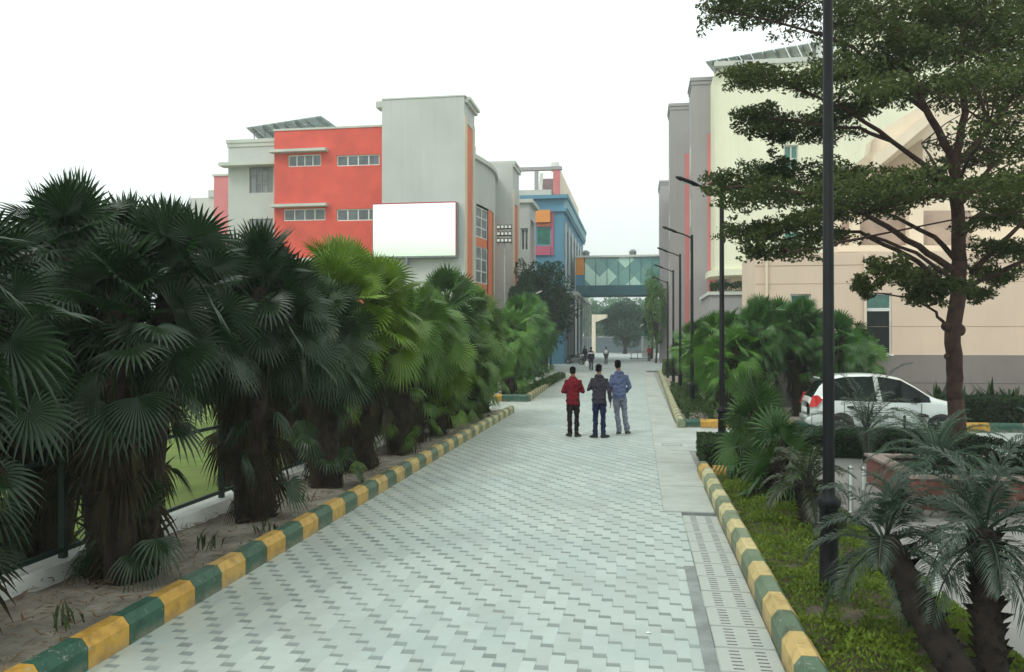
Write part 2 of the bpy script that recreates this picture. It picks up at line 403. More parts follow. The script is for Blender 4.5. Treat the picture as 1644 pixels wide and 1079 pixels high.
# ------------------------------------------------------------------ fan palms
def add_fan(mb, pet, base, az, el, plen, rad, nseg=24, arc=R(230), droop=.25, roll=0, rg=rnd):
    d = Vector((math.cos(az) * math.cos(el), math.sin(az) * math.cos(el), math.sin(el)))
    base = Vector(base)
    mid = base + d * plen * .5 + Vector((0, 0, .04)); hub = base + d * plen + Vector((0, 0, -.10 * plen))
    if pet is not None: pet.tube([base, mid, hub], [.016, .012, .009], 3, cap=False)
    dd = (hub - mid).normalized(); side = dd.cross(Vector((0, 0, 1)))
    side = side.normalized() if side.length > .05 else Vector((math.sin(az), -math.cos(az), 0))
    up = side.cross(dd).normalized()
    # the blade tips forward, so its face is seen from outside
    tilt = R(rg.uniform(-35, 15)); rot = Matrix.Rotation(tilt, 3, side) ; dd = rot @ dd; up = rot @ up
    rr = Matrix.Rotation(roll, 3, dd); side = rr @ side; up = rr @ up
    dth = arc / nseg
    for i in range(nseg):
        th = -arc / 2 + dth * (i + .5)
        r = rad * (.72 + .28 * math.cos(th * .8)) * rg.uniform(.9, 1.06)
        t = dd * math.cos(th) + side * math.sin(th); p = -dd * math.sin(th) + side * math.cos(th)
        cup = .16 * abs(math.sin(th)) 
        def at(k, w, hgt=0):
            return hub + t * (r * k) + p * (w) + up * (cup * r * k + hgt) - Vector((0, 0, droop * r * k * k * (.4 + .9 * max(0, k - .45))))
        w1 = r * .52 * math.tan(dth / 2) * .98; w2 = w1 * .72; 
        fold = w1 * .55
        vs = [hub, at(.52, -w1), at(.52, 0, fold), at(.52, w1), at(.78, -w2 * .8), at(.78, 0, fold * .5), at(.78, w2 * .8), at(1, 0)]
        mb.add(vs, [(0, 2, 1), (0, 3, 2), (1, 2, 5, 4), (2, 3, 6, 5), (4, 5, 7), (5, 6, 7)])
def fan_palm(seed, th=2.3, nf=38, rad=.72, stems=1, spread=.0, plen=.75, skirt=16, tr=.17, nseg=24, elmin=-35):
    g = random.Random(seed)
    root = empty('fan_palm')
    tb, lv, pt, dd = MB(), MB(), MB(), MB()
    for s in range(stems):
        a = 2 * math.pi * s / max(1, stems) + g.uniform(0, .6); off = spread if stems > 1 else 0
        bx, by = off * .35 * math.cos(a), off * .35 * math.sin(a)
        tx, ty = off * math.cos(a), off * math.sin(a)
        hh = th * g.uniform(.85, 1.05)
        pts = [(bx + (tx - bx) * (t / 6) ** 1.4, by + (ty - by) * (t / 6) ** 1.4, -.1 + (hh + .1) * t / 6) for t in range(7)]
        tb.tube(pts, [tr * (1.25 - .35 * t / 6) * g.uniform(.92, 1.08) for t in range(7)], 12)
        # old leaf bases
        for k in range(int(260 / stems) + 60):
            t = g.uniform(.02, 1); i = min(5, int(t * 6)); q = Vector(pts[i]).lerp(Vector(pts[i + 1]), t * 6 - i)
            az = g.uniform(0, 2 * math.pi); o = Vector((math.cos(az), math.sin(az), 0)); sd = Vector((-o.y, o.x, 0))
            r0 = tr * (1.2 - .35 * t); l = g.uniform(.12, .34); w = g.uniform(.015, .045)
            b0 = q + o * (r0 * .85); tip = q + o * (r0 + g.uniform(.03, .20) * (1.2 - .5 * t)) + Vector((0, 0, l * g.uniform(.3, 1))) + sd * g.uniform(-.07, .07)
            tb.add([b0 - sd * w, b0 + sd * w, b0 + o * .03 + Vector((0, 0, .05)), tip], [(0, 1, 3), (1, 2, 3), (2, 0, 3)])
        top = Vector(pts[-1]); n = int(nf / stems) + (4 if stems > 1 else 0)
        for k in range(n):
            f = (k + .5) / n; el = R(85 - (85 - elmin) * f ** 1.15) + R(g.uniform(-7, 7)); az = k * 2.39996 + g.uniform(-.25, .25)
            add_fan(lv, pt, top - Vector((0, 0, .45 * f)), az, el, plen * g.uniform(.75, 1.15) * (.75 if f < .2 else 1), rad * g.uniform(.82, 1.1), nseg, R(g.uniform(190, 260)), g.uniform(.03, .14) + .26 * f, g.uniform(-1.3, 1.3), g)
        for k in range(int((22 if seed != 16 else 0) / stems)):   # low shoots and hanging old fans
            zz = g.uniform(.12, .8) ; i = min(5, int(zz * 6)); q = Vector(pts[i]); az = g.uniform(0, 2 * math.pi)
            add_fan(lv, pt, q, az, R(g.uniform(-25, 60)), g.uniform(.2, .5), rad * g.uniform(.55, .9), 14, R(g.uniform(90, 200)), g.uniform(.3, .8), g.uniform(-1, 1), g)
        for k in range(int(skirt / stems)):
            az = g.uniform(0, 2 * math.pi); zz = g.uniform(.38, .99)
            i = min(5, int(zz * 6)); q = Vector(pts[i])
            add_fan(dd, dd, q + Vector((0, 0, .1)), az, R(g.uniform(-84, -50)), g.uniform(.15, .45), rad * g.uniform(.7, 1.05), 12, R(g.uniform(70, 170)), g.uniform(.5, .9), g.uniform(-1, 1), g)
    t_ = tb.build('trunk', PTRUNK, root, True); t_.color = (1, 1, 1, 1)
    lv.v += []; b = len(lv.v); lv.v += pt.v; lv.f += [tuple(i + b for i in f) for f in pt.f]
    lv.build('crown', FAN, root)
    if skirt: dd.build('dead_fronds', DEADF, root)
    return root
def put(proto, loc, rz, sc_, color, label, group, used, cat='palm', name=None):
    o = copy_tree(proto); o.location = loc; o.rotation_euler = (rnd.uniform(-.07, .07), rnd.uniform(-.07, .07), rz)
    o.scale = (sc_[0], sc_[0], sc_[1]); tag(o, label, cat, group)
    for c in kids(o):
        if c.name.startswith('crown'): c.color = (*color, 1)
    return o
pA = fan_palm(11, 2.95, 165, .46, 4, .50, .60, 60, .13, 24, -38)
pB = fan_palm(12, 2.95, 140, .46, 3, .34, .60, 54, .13, 24, -40)
pC = fan_palm(13, 2.7, 100, .46, 2, .18, .58, 44, .17, 22, -45)
pD = fan_palm(14, 2.5, 84, .46, 2, .28, .55, 26, .12, 20, -50)
pE = fan_palm(15, 2.25, 76, .45, 3, .30, .55, 14, .10, 18, -60)
pF = fan_palm(17, 2.6, 70, .50, 1, 0, .66, 20, .16, 20, -58)
pS = fan_palm(16, .62, 26, .40, 1, 0, .34, 6, .09, 20, -35)
LG = 'fan palms in the left bed'
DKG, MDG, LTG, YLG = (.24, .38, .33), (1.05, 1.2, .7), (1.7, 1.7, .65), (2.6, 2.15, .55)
left = [  # x, y, proto, scale xy, scale z, colour, label
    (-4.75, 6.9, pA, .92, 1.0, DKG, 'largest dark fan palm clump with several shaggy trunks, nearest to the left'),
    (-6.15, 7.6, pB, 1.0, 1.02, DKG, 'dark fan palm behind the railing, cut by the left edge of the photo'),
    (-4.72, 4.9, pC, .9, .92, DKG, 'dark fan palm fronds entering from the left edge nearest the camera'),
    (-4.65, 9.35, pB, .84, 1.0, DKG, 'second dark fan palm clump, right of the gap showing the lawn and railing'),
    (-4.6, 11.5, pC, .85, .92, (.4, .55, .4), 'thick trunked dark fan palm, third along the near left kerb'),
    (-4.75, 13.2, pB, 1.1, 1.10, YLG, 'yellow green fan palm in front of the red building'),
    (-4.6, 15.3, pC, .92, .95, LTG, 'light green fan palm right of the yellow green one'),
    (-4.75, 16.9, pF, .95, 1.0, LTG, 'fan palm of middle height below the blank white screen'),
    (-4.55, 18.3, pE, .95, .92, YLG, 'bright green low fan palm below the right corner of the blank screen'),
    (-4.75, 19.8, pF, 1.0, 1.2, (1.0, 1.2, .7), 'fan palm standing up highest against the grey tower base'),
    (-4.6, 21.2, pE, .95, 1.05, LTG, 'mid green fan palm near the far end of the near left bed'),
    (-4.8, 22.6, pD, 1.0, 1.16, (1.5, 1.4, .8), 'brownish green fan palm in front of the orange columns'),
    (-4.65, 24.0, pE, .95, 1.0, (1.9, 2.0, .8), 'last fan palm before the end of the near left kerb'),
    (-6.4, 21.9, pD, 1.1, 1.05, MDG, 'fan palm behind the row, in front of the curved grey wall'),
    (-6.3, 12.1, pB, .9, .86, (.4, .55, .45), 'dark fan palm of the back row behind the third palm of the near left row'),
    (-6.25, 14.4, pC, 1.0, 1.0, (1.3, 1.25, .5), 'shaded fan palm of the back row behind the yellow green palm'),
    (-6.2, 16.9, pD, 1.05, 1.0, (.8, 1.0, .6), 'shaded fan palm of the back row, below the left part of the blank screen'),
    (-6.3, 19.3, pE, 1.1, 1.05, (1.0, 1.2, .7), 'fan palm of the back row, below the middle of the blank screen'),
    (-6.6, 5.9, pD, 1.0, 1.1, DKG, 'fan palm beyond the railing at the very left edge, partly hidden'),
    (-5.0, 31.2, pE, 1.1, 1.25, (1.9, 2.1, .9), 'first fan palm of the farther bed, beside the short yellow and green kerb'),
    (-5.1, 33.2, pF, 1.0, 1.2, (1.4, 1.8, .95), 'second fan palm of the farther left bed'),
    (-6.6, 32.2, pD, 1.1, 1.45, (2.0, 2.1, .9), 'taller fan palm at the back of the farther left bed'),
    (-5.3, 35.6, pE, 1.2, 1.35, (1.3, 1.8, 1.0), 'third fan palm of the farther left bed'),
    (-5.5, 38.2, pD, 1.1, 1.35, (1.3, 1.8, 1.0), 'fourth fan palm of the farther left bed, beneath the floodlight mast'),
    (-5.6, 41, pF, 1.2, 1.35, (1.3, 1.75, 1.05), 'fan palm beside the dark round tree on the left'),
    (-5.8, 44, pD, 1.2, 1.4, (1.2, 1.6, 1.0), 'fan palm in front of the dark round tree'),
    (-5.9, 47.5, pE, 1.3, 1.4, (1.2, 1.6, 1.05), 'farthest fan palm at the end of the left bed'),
]
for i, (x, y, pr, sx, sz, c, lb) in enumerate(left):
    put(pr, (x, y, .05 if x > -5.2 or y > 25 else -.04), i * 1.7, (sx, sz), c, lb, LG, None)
RG = 'fan palms in the farther right bed'
right = [
    (2.5, 23.2, pE, .95, .92, (1.76, 2.10, 0.80), 'first fan palm at the path corner of the farther right bed'),
    (3.5, 23.6, pC, .78, .95, (1.01, 1.33, 0.80), 'dark fan palm below the small teal window'),
    (4.6, 24.4, pB, .78, .95, (0.88, 1.19, 0.75), 'dense dark fan palm behind the tall black lamp post'),
    (5.5, 24.2, pD, .95, .98, (0.81, 1.19, 0.75), 'dark fan palm above the rear of the white car'),
    (6.3, 25.2, pE, .85, .92, (1.49, 1.75, 0.80), 'fan palm in front of the large wall window'),
    (2.6, 25.6, pD, .95, 1.0, (1.35, 1.61, 0.80), 'second fan palm along the farther right kerb'),
    (3.9, 26.3, pD, 1.0, 1.15, (0.94, 1.26, 0.75), 'tallest fan palm against the peach wall corner'),
    (2.5, 28.5, pE, 1.0, .9, (1.62, 1.89, 0.80), 'third fan palm along the farther right kerb'),
    (2.9, 31.5, pE, 1.1, 1.0, (1.35, 1.68, 0.90), 'fourth fan palm along the farther right kerb'),
    (2.5, 34.5, pE, 1.1, .95, (1.89, 2.10, 0.85), 'yellowish fan palm half way along the farther right kerb'),
    (2.9, 38.5, pD, 1.1, 1.0, (1.22, 1.54, 0.90), 'fan palm near the grey pier base on the right'),
    (2.7, 43, pE, 1.1, .9, (1.35, 1.68, 0.95), 'farthest fan palm of the right bed'),
]
for i, (x, y, pr, sx, sz, c, lb) in enumerate(right):
    put(pr, (x, y, .1), i * 2.3 + 1, (sx, sz), c, lb, RG, None)
put(pS, (1.90, 11.5, .1), .4, (1.0, 1.15), (.8, .95, .7), 'small fan palm with a short trunk in the green ground cover', 'small palms in the near right bed', None)
put(pS, (1.86, 13.0, .1), 2.1, (1.0, 1.6), (.8, .95, .6), 'light green fan palm at the far end of the ground cover bed', 'small palms in the near right bed', None)
for p_ in (pA, pB, pC, pD, pE, pF, pS): kill_tree(p_)

# ------------------------------------------------------------------ feather palms (small date palms)
def feather_palm(name, base, top, tr, nf, fl, seed, label, trunk_stubs=80, color=(1, 1, 1), elmin=-25, nleaf=34, ll=.2, group=None):
    g = random.Random(seed); root = empty(name, base, 0, label, 'palm', group)
    tb, lv = MB(), MB(); base = Vector(base); top = Vector(top)
    bow = Vector((g.uniform(-.04, .04), g.uniform(-.04, .04), 0))
    pts = [base.lerp(top, t / 6) + bow * math.sin(math.pi * t / 6) for t in range(7)]; pts[0].z -= .1
    tb.tube(pts, [tr * (1.15 - .2 * t / 6) * g.uniform(.94, 1.06) for t in range(7)], 12)
    for k in range(trunk_stubs):
        t = (k + g.random()) / trunk_stubs; i = min(5, int(t * 6)); q = pts[i].lerp(pts[i + 1], t * 6 - i)
        az = k * 2.39996; o = Vector((math.cos(az), math.sin(az), 0)); sd = Vector((-o.y, o.x, 0)); w = tr * .18
        b0 = q + o * tr * .85; tip = q + o * (tr * g.uniform(1.4, 1.95)) + Vector((0, 0, g.uniform(.03, .09)))
        tb.add([b0 - sd * w - Vector((0, 0, .03)), b0 + sd * w - Vector((0, 0, .03)), b0 + Vector((0, 0, .04)), tip], [(0, 1, 3), (1, 2, 3), (2, 0, 3)])
    t_ = tb.build('trunk', PTRUNK, root, True); t_.color = (.55, .55, .55, 1)
    for k in range(nf):
        f = (k + .5) / nf; az = k * 2.39996 + g.uniform(-.3, .3); el = R(80 - (80 - elmin) * f) + R(g.uniform(-8, 8)); L = fl * g.uniform(.8, 1.12)
        d = Vector((math.cos(az) * math.cos(el), math.sin(az) * math.cos(el), math.sin(el)))
        pts = []; p = pts_end = top - Vector((0, 0, .08 * f)); v = d.copy(); N = 9
        for s in range(N + 1):
            pts.append(p.copy()); p = p + v * (L / N); v = (v + Vector((0, 0, -.15 - .06 * s * .4))).normalized()
        lv.tube(pts, [.011 * (1 - s / (N + 1)) + .002 for s in range(N + 1)], 3, cap=False)
        for s in range(nleaf):
            t = .16 + .84 * (s + .5) / nleaf; i = min(N - 1, int(t * N)); q = pts[i].lerp(pts[i + 1], t * N - i); tg = (pts[i + 1] - pts[i]).normalized()
            sd = tg.cross(Vector((0, 0, 1))); sd = sd.normalized() if sd.length > .1 else Vector((1, 0, 0)); up = sd.cross(tg)
            l = ll * math.sin(math.pi * min(1, .22 + .74 * t)) ** .7 * g.uniform(.85, 1.15)
            for sg in (-1, 1):
                dr = (tg * .75 + sd * sg * .8 + up * g.uniform(.05, .35)).normalized(); w = tg * .008
                mid = q + dr * l * .55; tip = q + dr * l + Vector((0, 0, -.28 * l))
                lv.add([q - w * .5, mid - w, tip, mid + w], [(0, 1, 2, 3)])
    c = lv.build('crown', FEATH, root); c.color = (*color, 1)
    return root
NG = 'small palms in the near right bed'
for k, (x_, y_, lb) in enumerate([(3.3, 11.2, 'spiky dark plant at the near corner of the granite planter'), (4.2, 11.25, 'spiky dark plant in front of the granite planter, under the silvery cycad'), (5.2, 11.3, 'spiky dark plant in front of the granite planter, below the tree trunk')]):
    feather_palm('cycad', (x_, y_, 0), (x_, y_, .16), .08, 22, .62, 30 + k, lb, 12, (.6, .8, .8), 10, 34, .13)
b = G(1585, 1130); feather_palm('date_palm', (b.x + .05, b.y, .05), (b.x + .12, b.y + .35, 1.02), .080, 24, .72, 3, 'spiky trunked small date palm at the lower right corner of the photo', 130, (.6, .72, .72), group=NG)
feather_palm('date_palm', (2.05, 5.3, .05), P(1420, 870, 5.75), .10, 18, .62, 4, 'thick dark leaning date palm right of the green ground cover', 50, (.5, .62, .62), group=NG)
feather_palm('date_palm', (1.97, 9.5, .08), P(1296, 775, 9.6), .11, 20, .62, 5, 'short brown date palm stump with sparse fronds left of the black lamp post', 130, (.8, .7, .5), 0, group=NG)
b = G(1390, 742); feather_palm('date_palm', (b.x, b.y, 0), (b.x, b.y, .55), .045, 17, 1.5, 9, 'young date palm with long upright fronds in front of the white car', 12, (.75, .95, .85), 25, 46, .30)
feather_palm('cycad', (4.15, 12.15, .36), (4.15, 12.15, .58), .12, 34, 1.15, 12, 'silvery green cycad in the granite planter below the tree', 30, (1.25, 1.5, 1.5), 5, 40, .17)
feather_palm('cycad', (5.6, 12.2, .36), (5.6, 12.2, .58), .12, 22, .85, 13, 'dark cycad in the right part of the granite planter', 30, (.8, 1.0, 1.0), 5, 40, .17)

# ------------------------------------------------------------------ leaf clouds
def leaves(mb, c, rx, ry, rz, n, size, g, flat=.5, shell=False):
    """leaf-sized faces through an ellipsoid"""
    v = g.normal(size=(n, 3)); v /= np.linalg.norm(v, axis=1)[:, None]
    r = (g.random(n) ** (.33 if not shell else .12))[:, None]
    p = v * r * np.array([rx, ry, rz]) + np.array(c)
    a = g.normal(size=(n, 3)); a[:, 2] *= flat; a /= np.linalg.norm(a, axis=1)[:, None]
    b_ = np.cross(a, g.normal(size=(n, 3)) * np.array([flat, flat, 1])); b_ /= (np.linalg.norm(b_, axis=1)[:, None] + 1e-9)
    s = size * g.uniform(.6, 1.25, (n, 1))
    V = np.stack([p - a * s, p + b_ * s * .42, p + a * s, p - b_ * s * .42], 1).reshape(-1, 3)
    k = len(mb.v); mb.v += [tuple(x) for x in V.tolist()]
    mb.f += [(k + 4 * i, k + 4 * i + 1, k + 4 * i + 2, k + 4 * i + 3) for i in range(n)]

# the big layered tree in the planter
ng = np.random.default_rng(5)
tD = 13.2
tb_loc = P(1541, 735, tD); tree = empty('layered_tree', (tb_loc.x, tb_loc.y, .40), 0, 'large dark tree with flat layered branches growing from the granite planter', 'tree')
tr = MB(); lf = MB()
def TP(px, py, dd=0): return P(px, py, tD + dd)
limbs = []
def limb(pts, r0, r1, n=9):
    pts = [TP(*p) for p in pts]
    # refine and wobble
    out = []
    for i in range(len(pts) - 1):
        for k in range(3):
            q = pts[i].lerp(pts[i + 1], k / 3)
            out.append(q + (Vector((rnd.uniform(-1, 1), rnd.uniform(-1, 1), rnd.uniform(-1, 1))) * .018 if out else Vector()))
    out.append(pts[-1]); L = len(out)
    tr.tube(out, [r0 + (r1 - r0) * i / (L - 1) for i in range(L)], n)
    limbs.extend(out); return out
tr.tube([TP(1542, 752), TP(1541, 725), TP(1537, 690), TP(1534, 640)], [.24, .160, .135, .125], 14)
limb([(1534, 642), (1531, 590), (1529, 530), (1538, 470), (1541, 420)], .125, .115, 14)
tr.ball(TP(1519, 524, -.05), .08, .07, .08); tr.ball(TP(1520, 572, -.05), .045, .05, .05); tr.ball(TP(1542, 530, -.03), .08, .07, .10)
limb([(1541, 425), (1538, 360), (1535, 290), (1528, 240)], .112, .085, 12)
limb([(1530, 250), (1495, 190), (1460, 120), (1440, 50), (1430, -30)], .068, .02)
limb([(1533, 260), (1550, 180), (1545, 90), (1560, 0), (1570, -80)], .068, .02)
limb([(1525, 300), (1480, 262), (1430, 225, -.4), (1370, 180, -.8), (1300, 150, -.9), (1225, 122, -.9)], 0.051, .012)
limb([(1490, 180), (1440, 140, .4), (1370, 75, .4), (1300, 48, 0), (1215, 28, -.2), (1130, 10, -.2)], 0.041, .01)
limb([(1430, 225, -.4), (1380, 205, -.6), (1320, 200, -.7), (1240, 190, -.7)], .035, .01)
limb([(1540, 440), (1490, 405), (1440, 372, -.5), (1390, 345, -.9), (1320, 315, -1.0), (1240, 300, -1.0), (1165, 300, -1.0)], 0.061, .012)
limb([(1541, 425), (1500, 380, .3), (1440, 350, .9), (1370, 320, 1.3), (1290, 300, 1.5)], 0.048, .012)
limb([(1530, 465), (1490, 432), (1440, 402, .2), (1380, 372, .5), (1320, 372, .5), (1260, 385, .5), (1200, 385, .5)], 0.048, .012)
limb([(1534, 450), (1470, 405, -.7), (1400, 380, -1.1), (1330, 395, -1.3), (1270, 405, -1.3)], 0.034, .01)
limb([(1517, 522), (1502, 500), (1460, 478, -.3), (1400, 470, -.5)], .03, .008, 6)
limb([(1560, 440), (1600, 395), (1650, 350), (1730, 310)], 0.054, .015)
limb([(1546, 465), (1600, 440, -.5), (1660, 410, -1), (1740, 385, -1.2)], 0.048, .012)
limb([(1540, 330), (1590, 270, .3), (1650, 215, .3), (1740, 170, .3)], 0.048, .012)
limb([(1535, 270), (1600, 190), (1660, 120), (1740, 70)], 0.041, .012)
limb([(1535, 300), (1560, 250, -1.5), (1590, 200, -2.6)], 0.034, .012)
limb([(1535, 320), (1500, 260, 1.5), (1480, 230, 3)], .05, .012)
limb([(1540, 400), (1560, 350, 1.6), (1600, 320, 3)], .05, .012)
pads = [(1160, 6, 60), (1215, 18, 70), (1275, 28, 75), (1340, 40, 75), (1405, 22, 80), (1480, 12, 80), (1560, 15, 80), (1640, 25, 80),
        (1440, -45, 90), (1540, -60, 90), (1640, -50, 90), (1345, -35, 85), (1270, -30, 60), (1240, -5, 60),
        (1205, 112, 48), (1255, 128, 55), (1310, 118, 60), (1375, 108, 75), (1450, 95, 80), (1530, 85, 80), (1610, 100, 80), (1690, 120, 80),
        (1400, 150, 70), (1490, 150, 75), (1580, 165, 75), (1650, 180, 80), (1425, 65, 70), (1520, 45, 80), (1600, 60, 80),
        (1225, 182, 42), (1275, 198, 55), (1330, 188, 60), (1330, 212, 45), (1240, 212, 40), (1600, 225, 75), (1670, 250, 80), (1570, 255, 50),
        (1175, 298, 45), (1215, 285, 60), (1270, 275, 65), (1210, 318, 55), (1275, 318, 70), (1340, 310, 75), (1405, 302, 75), (1465, 312, 70), (1380, 335, 70), (1335, 285, 60),
        (1590, 300, 60), (1650, 320, 70), (1610, 350, 60), (1700, 350, 70), (1470, 285, 40),
        (1200, 378, 45), (1250, 370, 55), (1300, 385, 60), (1250, 405, 50), (1300, 350, 50), (1620, 400, 55), (1680, 410, 70),
        (1425, 432, 32), (1460, 445, 42), (1505, 458, 40), (1610, 442, 40), (1480, 480, 30), (1395, 462, 18), (1565, 470, 30)]
for (px, py, r) in pads:
    dd = rnd.uniform(-1.3, 1.3); c = TP(px, py, dd)
    near = min(limbs, key=lambda q: (q - c).length + 2.5 * abs(q.z - c.z + .1))
    mid = near.lerp(c, .5) + Vector((0, 0, .06)); tr.tube([near, mid, c], [.016, .011, .006], 5)
    rr = r / F * (tD + dd)
    for k in range(7):
        a = rnd.uniform(0, 6.28); e = c + Vector((math.cos(a) * rr * .95, math.sin(a) * rr * .85, rnd.uniform(-.12, .14)))
        tr.tube([c, c.lerp(e, .5) + Vector((0, 0, .03)), e], [.006, .004, .002], 3, cap=False)
        leaves(lf, e * .55 + c * .45, rr * .62, rr * .66, .12, int(45 + 85 * rr), .044, ng, .8)
        leaves(lf, e, rr * .42, rr * .42, .09, 34, .040, ng, .8)
        for _t in range(3):
            q_ = e + Vector((rnd.uniform(-.3, .3), rnd.uniform(-.3, .3), rnd.uniform(-.1, .14))) * rr * 1.6; tr.tube([e, q_], [.003, .0015], 3, cap=False); leaves(lf, q_, .10, .10, .06, 22, .040, ng, .9)
for k in range(80):   # the rest of the crown: towards and away from the viewer
    px = rnd.uniform(1330, 1700); py = rnd.choice([-60, 0, 60, 120, 190, 300, 320]) + rnd.uniform(-18, 18); dd = rnd.choice([-1, 1]) * rnd.uniform(1.4, 3.2)
    if 1330 < px < 1530 and 185 < py < 285: continue
    c = TP(px, py, dd); near = min(limbs, key=lambda q: (q - c).length + 1.5 * abs(q.z - c.z + .1))
    tr.tube([near, near.lerp(c, .5) + Vector((0, 0, .06)), c], [.016, .011, .006], 5)
    for j in range(5):
        leaves(lf, c + Vector((rnd.uniform(-.4, .4), rnd.uniform(-.4, .4), rnd.uniform(-.05, .08))), .38, .38, .12, 60, .042, ng, .8)
tr.build('trunk', BARK, tree, True); c_ = lf.build('crown', TLEAF, tree); c_.color = (1, 1, 1, 1)

def leafy_tree(name, loc, h, r, trunk_h, label, color, n=5000, size=.16, g=None, mat=FLEAF, blobs=26, squash=.8, group=None):
    root = empty(name, loc, 0, label, 'tree', group); t = MB(); l = MB(); loc = Vector(loc)
    t.tube([loc + Vector((0, 0, -.1)), loc + Vector((.1, 0, trunk_h * .6)), loc + Vector((0, .1, h * .75))], [r * .09, r * .07, r * .02], 8)
    cz = (h + trunk_h * .7) / 2; hz = (h - trunk_h * .7) / 2
    for k in range(blobs):
        v = Vector((rnd.gauss(0, 1), rnd.gauss(0, 1), rnd.gauss(0, 1))).normalized() * rnd.uniform(.45, .85)
        c = loc + Vector((v.x * r, v.y * r, cz + v.z * hz))
        t.tube([loc + Vector((0, 0, trunk_h * .8)), loc.lerp(c, .5) + Vector((0, 0, cz * .35)), c], [r * .03, r * .02, .01], 5)
        k_ = rnd.uniform(.22, .42)
        leaves(l, c, r * k_, r * k_, hz * k_ * squash, n // blobs, size, ng, .7, True)
    t.build('trunk', BARK, root, True); o = l.build('crown', mat, root); o.color = (*color, 1); return root

# ------------------------------------------------------------------ ground cover, hedges, shrubs
def shrub_mass(name, x0, x1, y0, y1, z0, z1, n, size, mat, label, cat, color=(1, 1, 1), core=True, jag=.03, up=.0):
    root = empty(name, ((x0 + x1) / 2, (y0 + y1) / 2, z0), 0, label, cat)
    if core:
        m = MB(); m.bbox(x0 + .06, x1 - .06, y0 + .06, y1 - .06, z0, z1 - .07, .05); m.build('branches', M('hedge_core', (.012, .016, .008), .95, .3, 8), root)
    V = []; g = ng; A = [(x1 - x0) * (y1 - y0), (x1 - x0) * (z1 - z0), (x1 - x0) * (z1 - z0) * .4, (y1 - y0) * (z1 - z0), (y1 - y0) * (z1 - z0)]
    A = np.array(A) / sum(A); m = MB()
    for face, fr in enumerate(A):
        k = int(n * fr)
        if k < 1: continue
        x = g.uniform(x0, x1, k); y = g.uniform(y0, y1, k); z = g.uniform(z0, z1, k)
        dep = g.random(k) ** 2 * .09
        if face == 0: z = z1 - dep + jag * np.array([noise.noise(Vector((a * 2, b_ * 2, 0))) for a, b_ in zip(x, y)])
        if face == 1: y = y0 + dep
        if face == 2: y = y1 - dep
        if face == 3: x = x0 + dep
        if face == 4: x = x1 - dep
        p = np.stack([x, y, z], 1); a = g.normal(size=(k, 3)); a[:, 2] += up; a /= np.linalg.norm(a, axis=1)[:, None]
        b_ = np.cross(a, g.normal(size=(k, 3))); b_ /= np.linalg.norm(b_, axis=1)[:, None]; s = size * g.uniform(.6, 1.3, (k, 1))
        W = np.stack([p - a * s, p + b_ * s * .45, p + a * s, p - b_ * s * .45], 1).reshape(-1, 3); q = len(m.v)
        m.v += [tuple(t) for t in W.tolist()]; m.f += [(q + 4 * i, q + 4 * i + 1, q + 4 * i + 2, q + 4 * i + 3) for i in range(k)]
    o = m.build('foliage', mat, root); o.color = (*color, 1); return root
shrub_mass('box_hedge', 1.12, 2.6, 14.5, 16.2, .05, .50, 9000, .03, HEDGE, 'small trimmed box hedge on the corner behind the green kerb', 'hedge', (.8, 1, .8))
shrub_mass('box_hedge', 2.6, 6.5, 16.5, 18.1, 0, .44, 26000, .03, HEDGE, 'long low trimmed hedge in front of the white car', 'hedge', (.7, .95, .8))
# right bed shrubs against the wall
for i, (x0, x1, y0, y1, z1, lb) in enumerate([(8.2, 13.5, 22.4, 24.2, .75, 'low dark hedge between the striped kerb and the grey wall plinth')]):
    shrub_mass('low_hedge', x0, x1, y0, y1, .05, z1, 12000, .05, HEDGE, lb, 'hedge', (.5, .7, .5))
def spiky(name, loc, n, h, label, color, w=.02, group=None):
    root = empty(name, loc, 0, label, 'plant', group); m = MB(); loc = Vector(loc)
    for k in range(n):
        a = rnd.uniform(0, 6.28); l = h * rnd.uniform(.5, 1.1); ln = rnd.uniform(.15, .6); d = Vector((math.cos(a) * ln, math.sin(a) * ln, 1)).normalized(); s = Vector((-math.sin(a), math.cos(a), 0)) * w
        b0 = loc + Vector((rnd.uniform(-.12, .12), rnd.uniform(-.12, .12), 0)); mid = b0 + d * l * .55; tip = b0 + d * l + Vector((math.cos(a) * .12 * h, math.sin(a) * .12 * h, -.1 * h))
        m.add([b0 - s * .5, b0 + s * .5, mid + s, mid - s, tip], [(0, 1, 2, 3), (3, 2, 4)])
    o = m.build('leaves', HEDGE, root); o.color = (*color, 1); return root
for i in range(9):
    spiky('leafy_plant', (8.5 + i * .62, 24.5 + rnd.uniform(-.2, .2), .3), 26, rnd.uniform(.75, 1.15), 'broad leaved dark plant standing against the grey wall plinth behind the low hedge', (.55, .75, .5), .05, 'plants against the wall plinth')
shrub_mass('box_hedge', 1.55, 2.6, 50, 54, .05, 1.0, 2500, .07, HEDGE, 'clipped yellow green hedge block by the path near the man in red', 'hedge', (2.6, 2.4, 1.0))
shrub_mass('low_shrubs', 1.3, 2.0, 22.2, 34, .05, .45, 6000, .05, HEDGE, 'loose low green shrubs just behind the farther right kerb', 'shrub', (1.3, 1.4, 1.0), core=False, jag=.2)
shrub_mass('low_shrubs', -4.6, -4.2, 30.2, 47, .08, .35, 6000, .05, HEDGE, 'grassy edging plants just behind the farther left kerb', 'shrub', (1.5, 1.7, 1.0), core=False, jag=.2)
